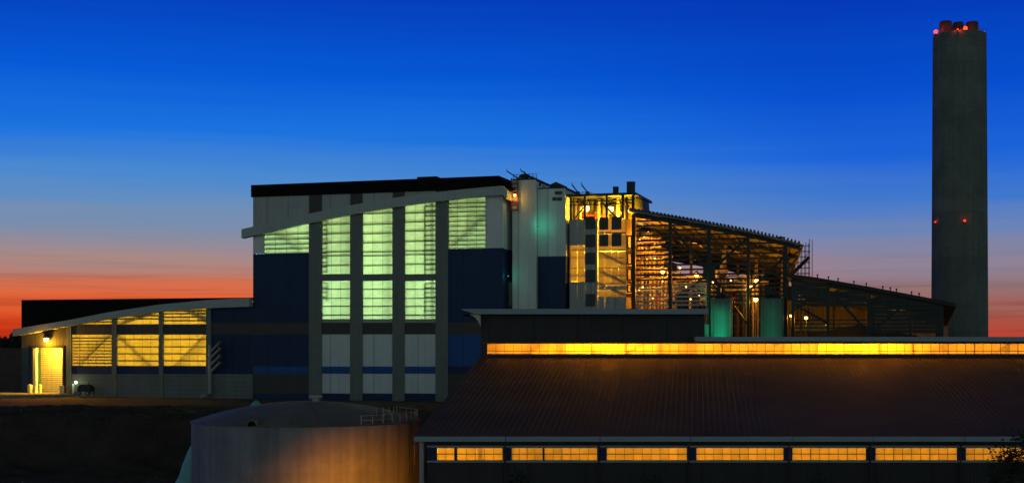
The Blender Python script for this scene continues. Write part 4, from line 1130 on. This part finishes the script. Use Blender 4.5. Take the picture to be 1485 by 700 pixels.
# ================================================================== chimney
SD = 352.0
FS = Frame(SD, 0.0)
chx = FS.u(1391.5)
st = Thing(FS, 'chimney', 'giant round concrete chimney with three flues and red beacons', 'chimney', (chx, 0, 0))
r_top, r_bot, z_top = 74 / 2 / FPX * SD, 79.5 / 2 / FPX * SD, CAMZ + 452 * (SD - 6.9) / FPX
segs_ = 24
for i in range(segs_):
    z0_, z1_ = -0.3 + (z_top + 0.3) * i / segs_, -0.3 + (z_top + 0.3) * (i + 1) / segs_
    r0, r1 = r_bot + (r_top - r_bot) * i / segs_, r_bot + (r_top - r_bot) * (i + 1) / segs_
    st.add('lift', MB().lathe([(r0, z0_), (r1, z1_ - 0.12), (r1 - 0.06, z1_ - 0.10), (r1 - 0.06, z1_)], chx, 0, 72), 'stack', smooth=True)
for px, py0, r_, dy in ((1371.5, 31.5, 9.3, 0.5), (1389.5, 33, 8.0, 4.2), (1409.5, 32.5, 9.3, -0.8)):
    u_, R_ = FS.u(px, dy), r_ / FPX * SD
    z1_ = FS.z(px, py0, dy)
    f_ = st.add('flue', MB().lathe([(R_, z_top - 0.2), (R_, z1_ - 1.1), (R_ * 0.93, z1_ - 0.25), (R_ * 0.80, z1_), (R_ * 0.72, z1_), (R_ * 0.72, z1_ - 1.0)], u_, dy, 28), 'steel_d', smooth=True)
    st.add('flange', MB().lathe([(R_ * 1.04, z_top + 1.0), (R_ * 1.04, z_top + 1.2)], u_, dy, 28), 'steel_d', f_)
rl = MB()
for k in range(24):
    w, w2 = 2 * math.pi * k / 24, 2 * math.pi * (k + 1) / 24
    rr = r_top - 0.25
    rl.bar((chx + rr * math.cos(w), rr * math.sin(w), z_top), (chx + rr * math.cos(w), rr * math.sin(w), z_top + 0.55), 0.06)
    rl.bar((chx + rr * math.cos(w), rr * math.sin(w), z_top + 0.55), (chx + rr * math.cos(w2), rr * math.sin(w2), z_top + 0.55), 0.06)
st.add('railing', rl, 'steel_d')
for px, py, dv, r_, pw, lab in ((1357, 46.5, -1.5, 0.50, 420, 'red beacon on the left rim of the chimney top'), (1400, 41.5, -6.2, 0.55, 620, 'red beacon between two flues on the chimney top'), (1389, 43, -6.6, 0.16, 300, 'tiny red beacon before the middle flue'),
                                (1427, 47, -1.5, 0.26, 120, 'faint red beacon on the right rim of the chimney top'), (1356.2, 322, -1.8, 0.24, 8, 'red beacon halfway up on the left side of the chimney'), (1399, 320, -7.9, 0.34, 14, 'red beacon halfway up the face of the chimney')):
    u_, z_ = FS.u(px, dv), FS.z(px, py, dv)
    t = Thing(FS, 'beacon', lab, 'beacon', (u_, dv, z_), 'red beacons of the chimney')
    t.add('lens', MB().ball((u_, dv, z_), r_, 8), 'b_red' if py < 46.8 else 'b_redd', smooth=True)
    t.add('bracket', MB().box(u_ - 0.15, u_ + 0.15, dv - 0.15, dv + 0.7, z_ - r_ * 1.3 - 0.1, z_ - r_ * 0.8), 'steel_d')
    t.lamp((u_, dv - 0.5 if py > 100 else dv - 0.1, z_ + r_ + 0.15), (1.0, 0.06, 0.02), pw, 0.15)

# ================================================================== near storage hall
u2, z2 = F2.u, F2.z
hall = Thing(F2, 'storage_hall', 'long near hall with dark ribbed roof, glowing clerestory strip and eave windows', 'building', (u2(620, 1.2), 1.2, -9))
VW, VK = 1.2, 42.0                       # wall line, clerestory line
UR_ = 86.0                               # far right end
ue0, ut0 = u2(600), u2(697, VK)
ze, zk = z2(900, 632), z2(900, 518.5, VK)
sk = (ut0 - ue0) / VK                    # the gable end is skewed
slope = (zk - ze) / VK
rf = MB()
n = len(rf.v)
rf.v += [(ue0, 0, ze), (UR_, 0, ze), (UR_ + sk * VK, VK, zk), (ut0, VK, zk)] + [(ue0, 0, ze - 0.16), (UR_, 0, ze - 0.16), (UR_ + sk * VK, VK, zk - 0.16), (ut0, VK, zk - 0.16)]
rf.f += [(0, 1, 2, 3), (7, 6, 5, 4), (0, 4, 5, 1), (1, 5, 6, 2), (2, 6, 7, 3), (3, 7, 4, 0)]
roof = hall.add('roof', rf, 'roof')
# standing seams of the roof sheets, too fine to pick apart
sm = MB()
q = 0.61
nn = int((UR_ - ue0) / q)
for i in range(nn + 1):
    a_ = ue0 + i * q
    n = len(sm.v)
    w_, h_ = 0.05, 0.035
    for (vv, zz) in ((0.0, ze), (VK - 0.02, zk)):
        sm.v += [(a_ + sk * vv - w_, vv, zz), (a_ + sk * vv + w_, vv, zz), (a_ + sk * vv + w_ * .6, vv, zz + h_), (a_ + sk * vv - w_ * .6, vv, zz + h_)]
    sm.f += [(n, n + 4, n + 7, n + 3), (n + 3, n + 7, n + 6, n + 2), (n + 2, n + 6, n + 5, n + 1), (n, n + 3, n + 2, n + 1), (n + 4, n + 5, n + 6, n + 7)]
o_ = hall.add('roof_seams', sm, 'roof', roof); o_['kind'] = 'stuff'
# eave gutter in lengths with downpipes
JO = [600, 733, 870, 1001, 1148, 1266, 1398, 1540]
zg = z2(900, 639.5)
for a_, b_ in zip(JO, JO[1:]):
    hall.box('gutter', (u2(a_) + 0.03, u2(b_) - 0.03), (-0.28, -0.003), (zg, ze - 0.02), 'fascia_d')
    hall.box('soffit', (u2(a_) + 0.02, u2(b_) - 0.02), (0.0, VW), (zg - 0.03, zg + 0.02), 'band')
    if a_ > 600:
        u_ = u2(a_)
        dp = MB().tube([(u_, -0.16, ze - 0.05), (u_, -0.16, zg - 0.15), (u_ - 0.05, VW - 0.3, zg - 0.55), (u_ - 0.05, VW - 0.2, -8.8)], 0.10, 8)
        hall.add('downpipe', dp, 'steel_d')
def hw(name, px0, px1, y0, y1, mat, v0=VW, v1=VW + 0.25, parent=None):
    return hall.box(name, (u2(px0, v0), u2(px1, v0)), (v0, v1), (z2(900, y1, v0), z2(900, y0, v0)), mat, parent)
hw('wall_band', 619, 1600, 645.5, 648.3, 'fascia_d', VW - 0.06, VW + 0.25)
hw('wall_band', 619, 1600, 639.0, 645.3, 'brownw')
hw('sill', 619, 1600, 667.3, 670, 'fascia_d', VW - 0.12, VW + 0.25)
for i in range(9):
    a_ = 619 + i * 110
    hw('wall_panel', a_, a_ + 110, 670.0, 830, 'brownw', VW - 0.015 * (i % 2), VW + 0.25)
WN = [(634, 659), (663, 729), (742, 787), (789.5, 866), (880, 996), (1010, 1136), (1149, 1256), (1270, 1388), (1401, 1515)]
edges_ = [619] + [x for w_ in WN for x in w_] + [1600]
for a_, b_ in zip(edges_[::2], edges_[1::2]):
    hw('pier', a_, b_, 648.3, 667.3, 'navy')
for a_, b_ in WN:
    fr_ = MB()
    ua, ub, za, zb = u2(a_, VW), u2(b_, VW), z2(900, 667.3, VW), z2(900, 648.3, VW)
    zmid = (za + zb) / 2
    fr_.box(ua, ub, VW + 0.05, VW + 0.16, za, za + 0.05).box(ua, ub, VW + 0.05, VW + 0.16, zb - 0.05, zb).box(ua, ub, VW + 0.05, VW + 0.14, zmid - 0.035, zmid + 0.035)
    w_ = hall.add('window', fr_, 'steel_d')
    n = max(2, round((b_ - a_) / 12.6))
    for k in range(n):
        x0, x1 = ua + (ub - ua) * k / n, ua + (ub - ua) * (k + 1) / n
        for zlo, zhi in ((za + 0.05, zmid - 0.035), (zmid + 0.035, zb - 0.05)):
            hall.box('pane', (x0 + 0.012, x1 - 0.012), (VW + 0.12, VW + 0.14), (zlo, zhi), 'pane_y', w_)
        if k % 4 == 2:
            hall.box('post', (x0 - 0.10, x0 + 0.10), (VW + 0.5, VW + 0.7), (za, zb), 'girt', w_)
        if k:
            hall.box('mullion', (x0 - 0.016, x0 + 0.016), (VW + 0.08, VW + 0.15), (za + 0.05, zb - 0.05), 'steel_d', w_)
# left gable wall under the skewed roof edge, and its corner pipe
gl = MB()
uw = u2(619, VW)
n = 0
pts = [(uw + sk * 0, VW + 0.26), (uw + sk * (VK - VW), VK)]
gl.v = [(pts[0][0], pts[0][1], -9), (pts[1][0], pts[1][1], -9), (pts[1][0], pts[1][1], zk - 0.2), (pts[0][0], pts[0][1], ze - 0.2 + slope * VW)]
gl.v += [(x + 0.3, y, z) for x, y, z in gl.v]
gl.f = [(0, 3, 2, 1), (4, 5, 6, 7), (0, 1, 5, 4), (1, 2, 6, 5), (2, 3, 7, 6), (3, 0, 4, 7)]
hall.add('gable_wall', gl, 'brownw')
uc = u2(611.5, VW - 0.3)
hall.add('corner_pipe', MB().tube([(uc, VW - 0.3, -9), (uc, VW - 0.3, zg)], 0.26, 14), 'galv', smooth=True)
# clerestory
zs0, zs1 = z2(900, 513.5, VK), z2(900, 497.5, VK)
def kw(name, px0, px1, y0, y1, mat, v0=VK, v1=VK + 0.25, parent=None):
    return hall.box(name, (u2(px0, v0), u2(px1, v0)), (v0, v1), (z2(900, y1, v0), z2(900, y0, v0)), mat, parent)
UE = u2(1590, VK)
for i in range(4):
    a_ = 697 + i * 80.5
    kw('wall_panel', a_, a_ + 80.5, 454.8, 497.3, 'brownw', VK - 0.02 * (i % 2))
kw('wall_panel', 697, 706.5, 497.5, 523, 'brownw')
kw('wall_panel', 706.7, 1590, 513.7, 523, 'brownw')
kw('wall_panel', 1019.2, 1590, 494.5, 497.3, 'brownw')
n = 70
strip = hall.add('window', MB().box(u2(706.5, VK), UE, VK + 0.02, VK + 0.16, zs0, zs0 + 0.08).box(u2(706.5, VK), UE, VK + 0.02, VK + 0.16, zs1 - 0.06, zs1).box(u2(706.5, VK), UE, VK + 0.04, VK + 0.14, zs0 + 0.44, zs0 + 0.50), 'steel_d')
u0 = u2(706.5, VK)
for k in range(n):
    x0, x1 = u0 + (UE - u0) * k / n, u0 + (UE - u0) * (k + 1) / n
    hall.box('pane', (x0 + 0.015, x1 - 0.015), (VK + 0.12, VK + 0.14), (zs0 + 0.5, zs1 - 0.06), 'pane_s', strip)
    hall.box('pane', (x0 + 0.015, x1 - 0.015), (VK + 0.12, VK + 0.14), (zs0 + 0.08, zs0 + 0.42), 'pane_s', strip)
    hall.box('mullion', (x0 - 0.02, x0 + 0.02), (VK + 0.06, VK + 0.16), (zs0 + 0.08, zs1 - 0.06), 'steel_d', strip)
for px in range(722, 1585, 46):
    kw('post', px, px + 2.2, 497.5, 513.5, 'girt', VK + 0.3, VK + 0.55, strip)
for px in (765, 905, 1105, 1345, 1440):
    a_, b_ = (u2(px, VK), z2(px, 513.5, VK)), (u2(px + 26, VK), z2(px, 497.5, VK))
    hall.add('brace', MB().bar((a_[0], VK + 0.45, a_[1]), (b_[0], VK + 0.45, b_[1]), 0.16), 'girt', strip)
# upper roofs over the clerestory
zc1, zc0 = z2(850, 448, VK), z2(850, 455.5, VK)
kc = MB().prism([(u2(669, VK - 1.6), zc1), (u2(669, VK - 1.6) + 0.05, zc1 - 0.12), (u2(690, VK - 1.6), zc0), (u2(1027, VK - 1.6), zc0), (u2(1027, VK - 1.6), zc1)], VK - 1.6, VK + 26)
hall.add('clerestory_roof', kc, 'fascia_d')
sp = [(671, 449.5), (681, 453), (688, 459), (693, 465), (697, 473)]
pp = [(u2(x, VK - 1), z2(850, y, VK - 1)) for x, y in sp] + [(u2(697, VK), z2(850, 455.6, VK))]
hall.add('soffit_wing', MB().prism([(x, min(z, zc0 - 0.01)) for x, z in pp], VK - 0.9, VK + 12), 'yellow')
kl = MB().box(u2(1009, VK - 1.6), UE, VK - 1.6, VK + 26, z2(1200, 494.8, VK - 1.6), z2(1200, 488, VK - 1.6))
hall.add('lower_roof', kl, 'fascia_d')
hall.box('inner_wall', (u2(1018.6, VK), u2(1018.6, VK) + 0.3), (VK + 0.26, VK + 26), (z2(1200, 488, VK), zc0 - 0.02), 'brownw')
hall.box('clerestory_back', (ut0, UE), (VK + 25, VK + 25.3), (-9, z2(1200, 495.2, VK)), 'band')
hall.box('clerestory_back', (ut0, u2(1018, VK)), (VK + 25, VK + 25.3), (z2(1200, 495.1, VK), zc0 - 0.02), 'brownw')
hall.box('clerestory_end', (ut0, ut0 + 0.3), (VK + 0.26, VK + 25), (-9, zc0 - 0.02), 'brownw')
hall.box('added_dark_liner', (ut0 + 0.4, UE - 0.2), (VK + 0.3, VK + 24.9), (z2(1200, 495.2, VK - 1.6) - 0.12, z2(1200, 495.2, VK - 1.6) - 0.02), 'black')  # black sheet added under the roofs to swallow the strip lamps' light
hall.box('floor', (ue0 + 2, UE), (VW + 1, VK + 24), (-9.2, -8.95), 'apron')
hall.box('end_wall', (UR_ + 0.5, UR_ + 0.8), (VW, VK + 24), (-9, 3), 'inside')
# sodium lamps of the hall
STR = [(722, 6, 110), (765, 5.5, 100), (810, 5, 110), (848, 4.4, 230), (884, 4.0, 330), (922, 4.4, 250), (975, 5.5, 120), (1030, 5.5, 120), (1085, 5.5, 120), (1140, 5.2, 130), (1185, 4.6, 200), (1222, 4.4, 240), (1262, 4.0, 350), (1300, 4.4, 230), (1360, 5.5, 100), (1420, 5.5, 90), (1480, 5.5, 90), (1540, 5.5, 90)]
for px, dv, pw in STR:
    hall.lamp((u2(px, VK), VK + dv, z2(px, 500.5, VK)), (1.0, 0.35, 0.007), pw * 30, 0.7)
for px in range(650, 1560, 58):
    hall.lamp((u2(px, VW), VW + 3.2, 1.5), (1.0, 0.42, 0.010), 5200 + 1900 * math.sin(px * 1.7), 0.25)

# ================================================================== round tank
TD = 158.0
FT = Frame(TD, 0.0)
tx = FT.u(446); TR = 163.5 / FPX * TD
zr, za_ = FT.z(443, 608.5), FT.z(443, 581.5)
tank = Thing(FT, 'storage_tank', 'large round steel tank with shallow dome, half lit orange', 'tank', (tx, 0, -9))
nc = 5
for i in range(nc):
    z0_, z1_ = -9 + (zr + 9) * i / nc, -9 + (zr + 9) * (i + 1) / nc
    dr = 0.012 * (nc - i)
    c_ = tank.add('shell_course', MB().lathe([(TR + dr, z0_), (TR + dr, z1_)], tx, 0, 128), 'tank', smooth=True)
    for k in range(6):
        w = 2 * math.pi * (k + 0.5 * (i % 2)) / 6 + 0.26
        cw_, sw_ = math.cos(w), math.sin(w)
        tank.add('weld_seam', MB().bar((tx + (TR + dr + 0.01) * cw_, (TR + dr + 0.01) * sw_, z0_), (tx + (TR + dr + 0.01) * cw_, (TR + dr + 0.01) * sw_, z1_), 0.05), 'tank', c_)
dm = []
for i in range(13):
    f_ = i / 12
    dm.append((TR * 1.004 * (1 - f_) + 0.02, zr + 0.01 + (za_ - zr) * (1 - (1 - f_) ** 2)))
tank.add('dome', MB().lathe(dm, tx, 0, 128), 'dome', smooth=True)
for k in range(24):
    w = 2 * math.pi * k / 24
    tank.add('dome_rib', MB().tube([(tx + r_ * math.cos(w), r_ * math.sin(w), z_ + 0.01) for r_, z_ in dm[:-1]], 0.035, 4), 'dome')
tank.add('rim_angle', MB().lathe([(TR + 0.02, zr - 0.12), (TR + 0.16, zr - 0.12), (TR + 0.16, zr - 0.02), (TR + 0.02, zr)], tx, 0, 128), 'tank')
# vent on the crown
vt = tank.add('vent', MB().lathe([(0.45, za_ - 0.1), (0.45, za_ + 0.45), (0.85, za_ + 0.5), (0.8, za_ + 0.75), (0.2, za_ + 0.85)], tx + 1.0, 0, 20), 'galv')
# hatch at the front rim
ha = -math.pi / 2 - 0.33
hx, hy = tx + (TR - 0.6) * math.cos(ha), (TR - 0.6) * math.sin(ha)
tank.add('hatch', MB().tube([(hx, hy - 0.4, zr + 0.20), (hx, hy + 1.2, zr + 0.35)], 0.58, 20), 'dome', smooth=True)
tank.add('hatch_mouth', MB().tube([(hx, hy - 0.46, zr + 0.20), (hx, hy - 0.405, zr + 0.20)], 0.44, 20), 'black')
# handrail on the right rim, each post apart
prev = None
for k in range(15):
    w = -0.95 + k * 0.115
    x_, y_ = tx + (TR - 0.35) * math.cos(w), (TR - 0.35) * math.sin(w)
    tank.add('rail_post', MB().bar((x_, y_, zr), (x_, y_, zr + 1.15), 0.075), 'pipe')
    if prev:
        for h_ in (0.6, 1.12):
            tank.add('handrail', MB().bar((prev[0], prev[1], zr + h_), (x_, y_, zr + h_), 0.055), 'pipe')
    prev = (x_, y_)
for k in range(5):
    w = -0.62 + k * 0.12
    x_, y_ = tx + (TR - 2.6) * math.cos(w), (TR - 2.6) * math.sin(w)
    tank.add('rail_post', MB().bar((x_, y_, zr + 0.5), (x_, y_, zr + 1.75), 0.07), 'pipe')
# ladder by the hall corner
la = -0.40
lx, ly = tx + (TR + 0.25) * math.cos(la), (TR + 0.25) * math.sin(la)
tanx, tany = -math.sin(la), math.cos(la)
ld = MB()
for s_ in (-0.28, 0.28):
    ld.bar((lx + tanx * s_, ly + tany * s_, -9), (lx + tanx * s_, ly + tany * s_, zr + 0.8), 0.07)
ladder = tank.add('ladder', ld, 'steel')
zz = -8.6
while zz < zr:
    tank.add('rung', MB().bar((lx - tanx * 0.28, ly - tany * 0.28, zz), (lx + tanx * 0.28, ly + tany * 0.28, zz), 0.045), 'steel', ladder)
    zz += 0.45
# sodium yard lamp standing before the tank, below the picture
FY = Frame(126.0, 0.0)
yu = FY.u(575)
t = Thing(FY, 'yard_lamp', 'low sodium floodlight post before the round tank', 'lamp', (yu, 0, -9))
t.add('post', MB().tube([(yu, 0, -9), (yu, 0, -5.6)], 0.10, 8), 'galv')
t.add('head', MB().box(yu - 0.35, yu + 0.35, -0.35, 0.1, -5.6, -5.2), 'steel_d')
t.add('lens', MB().box(yu - 0.28, yu + 0.28, 0.103, 0.13, -5.55, -5.25), 'b_sod')
sd_ = bpy.data.lights.new('lamp_light', 'SPOT')
sd_.color = (1.0, 0.30, 0.008); sd_.energy = 26000; sd_.shadow_soft_size = 0.25; sd_.spot_size = math.radians(66); sd_.spot_blend = 1.0
so_ = bpy.data.objects.new('lamp_light', sd_); COL.objects.link(so_); so_['kind'] = 'helper'
so_.location = FY.world(yu, 0.3, -5.4)
so_.rotation_euler = (Vector((at_tank := FT.u(530), TD - 11.0, -7.5)) - so_.location).to_track_quat('-Z', 'Y').to_euler()

# ================================================================== tarps, trees
def heap(px, py0, wpx, D, zb, label, mat='tarp', seed=1):
    fr = Frame(D, 0.0)
    u_ = fr.u(px); w_ = wpx / FPX * D / 2; zt_ = fr.z(px, py0)
    rnd = random.Random(seed)
    mb = MB()
    n, rings = 18, 6
    for i in range(rings):
        f_ = i / (rings - 1)
        for k in range(n):
            a_ = 2 * math.pi * k / n
            r_ = w_ * (1 - f_ * 0.93) * (1 + 0.12 * rnd.uniform(-1, 1))
            mb.v.append((u_ + r_ * math.cos(a_), r_ * math.sin(a_), zb + (zt_ - zb) * (f_ ** 0.9) + rnd.uniform(-.06, .06)))
    for i in range(rings - 1):
        for k in range(n):
            mb.f.append((i * n + k, i * n + (k + 1) % n, (i + 1) * n + (k + 1) % n, (i + 1) * n + k))
    mb.f.append(tuple((rings - 1) * n + k for k in range(n)))
    t = Thing(fr, 'covered_heap', label, 'heap', (u_, 0, zb))
    t.add('tarp', mb, mat, smooth=True)
    t.add('weight', MB().tube([(u_ - w_ * 0.6, -w_ * 0.75, zb + 0.25), (u_ + w_ * 0.5, -w_ * 0.8, zb + 0.25)], 0.14, 8), 'band')
heap(282, 640, 74, 178, -9, 'pale teal tarp covered heap left of the round tank', seed=4)
heap(372, 580, 44, 238, -0.4, 'small pale tarp heap behind the left rim of the tank dome', seed=6)

def leafy(name, label, x, y, zb, h, w, nleaf, seed, group=None, leaf=0.22, cat='tree', lean=0.0):
    rnd = random.Random(seed)
    e = bpy.data.objects.new(name, None); COL.objects.link(e); e.location = (x, y, zb)
    tag(e, label, cat, group)
    tr = MB()
    tr.tube([(0, 0, -0.3), (0.1, 0, h * 0.3), (0.05 + lean * .4, 0.1, h * 0.6), (lean, 0, h * 0.92)], h * 0.022 + 0.05, 8, 0.03)
    tips = []
    for i in range(16):
        z0_ = h * rnd.uniform(0.25, 0.85)
        a_ = rnd.uniform(0, 2 * math.pi)
        ln = w * rnd.uniform(0.5, 1.0) * (1.05 - 0.55 * (z0_ / h))
        q_ = (math.cos(a_) * ln + lean * z0_ / h, math.sin(a_) * ln, z0_ + ln * rnd.uniform(0.2, 0.7))
        tr.tube([(lean * z0_ / h, 0, z0_), (q_[0] * .5, q_[1] * .5, z0_ + (q_[2] - z0_) * .35), q_], 0.06, 5, 0.015)
        tips.append(q_)
    tips.append((lean, 0, h * 0.95))
    t_ = obj('trunk', tr, 'bark', e)
    lf = MB()
    for i in range(nleaf):
        c_ = tips[rnd.randrange(len(tips))]
        s_ = w * 0.30
        p_ = Vector((rnd.gauss(c_[0], s_), rnd.gauss(c_[1], s_), rnd.gauss(c_[2], s_ * 0.8)))
        a_ = Vector((rnd.gauss(0, 1), rnd.gauss(0, 1), rnd.gauss(0, 1))).normalized()
        b_ = a_.orthogonal().normalized() * leaf * rnd.uniform(0.5, 1.1)
        a_ = a_ * leaf * rnd.uniform(0.7, 1.4)
        n = len(lf.v)
        lf.v += [tuple(p_ - a_), tuple(p_ + b_ * 0.6), tuple(p_ + a_), tuple(p_ - b_ * 0.6)]
        lf.f.append((n, n + 1, n + 2, n + 3))
    obj('crown', lf, 'leaf', e)
    return e
def at(px, D): return (px - CX) / FPX * D
for px, D, ytop, w_, nl, lab, sd in ((1492, 118, 628, 2.6, 5200, 'dark leafy tree at the lower right corner before the eave windows', 11), (1445, 116, 676, 1.3, 1800, 'low dark tree top in the lower right, next to the bigger tree', 12),
                                     (755, 112, 684, 1.6, 1800, 'dark tree top at the bottom edge under the second eave window', 13), (945, 112, 688, 1.5, 1600, 'dark tree top at the bottom edge below the middle eave window', 14),
                                     (1190, 112, 691, 1.4, 1500, 'dark tree top at the bottom edge right of the middle', 15)):
    zt_ = CAMZ - (ytop - HY) / FPX * D
    leafy('dark_tree', lab, at(px, D), D, -9, zt_ + 9, w_, nl, sd, 'dark trees before the near hall', leaf=0.20)
# distant wood on the left horizon: one mass
wd = MB()
rnd = random.Random(5)
for i in range(2600):
    px = rnd.uniform(-140, 60)
    D = rnd.uniform(420, 470)
    tops = 489 + 4 * math.sin(px * 0.21) + 3 * math.sin(px * 0.57 + 1)
    py = tops + 18 * rnd.random() ** 1.6
    p_ = Vector((at(px, D), D, CAMZ - (py - HY) / FPX * D))
    a_ = Vector((rnd.gauss(0, 1), rnd.gauss(0, 1), rnd.gauss(0, 1))).normalized()
    b_ = a_.orthogonal().normalized() * 0.7; a_ = a_ * 0.9
    n = len(wd.v)
    wd.v += [tuple(p_ - a_), tuple(p_ + b_), tuple(p_ + a_), tuple(p_ - b_)]
    wd.f.append((n, n + 1, n + 2, n + 3))
for i in range(40):
    px = -140 + i * 5
    wd.tube([(at(px, 445), 445, -0.3), (at(px, 445), 445, CAMZ - 2)], 0.3, 5)
o = obj('distant_wood', wd, 'leaf'); tag(o, 'dark line of far trees on the left horizon', None, kind='stuff')
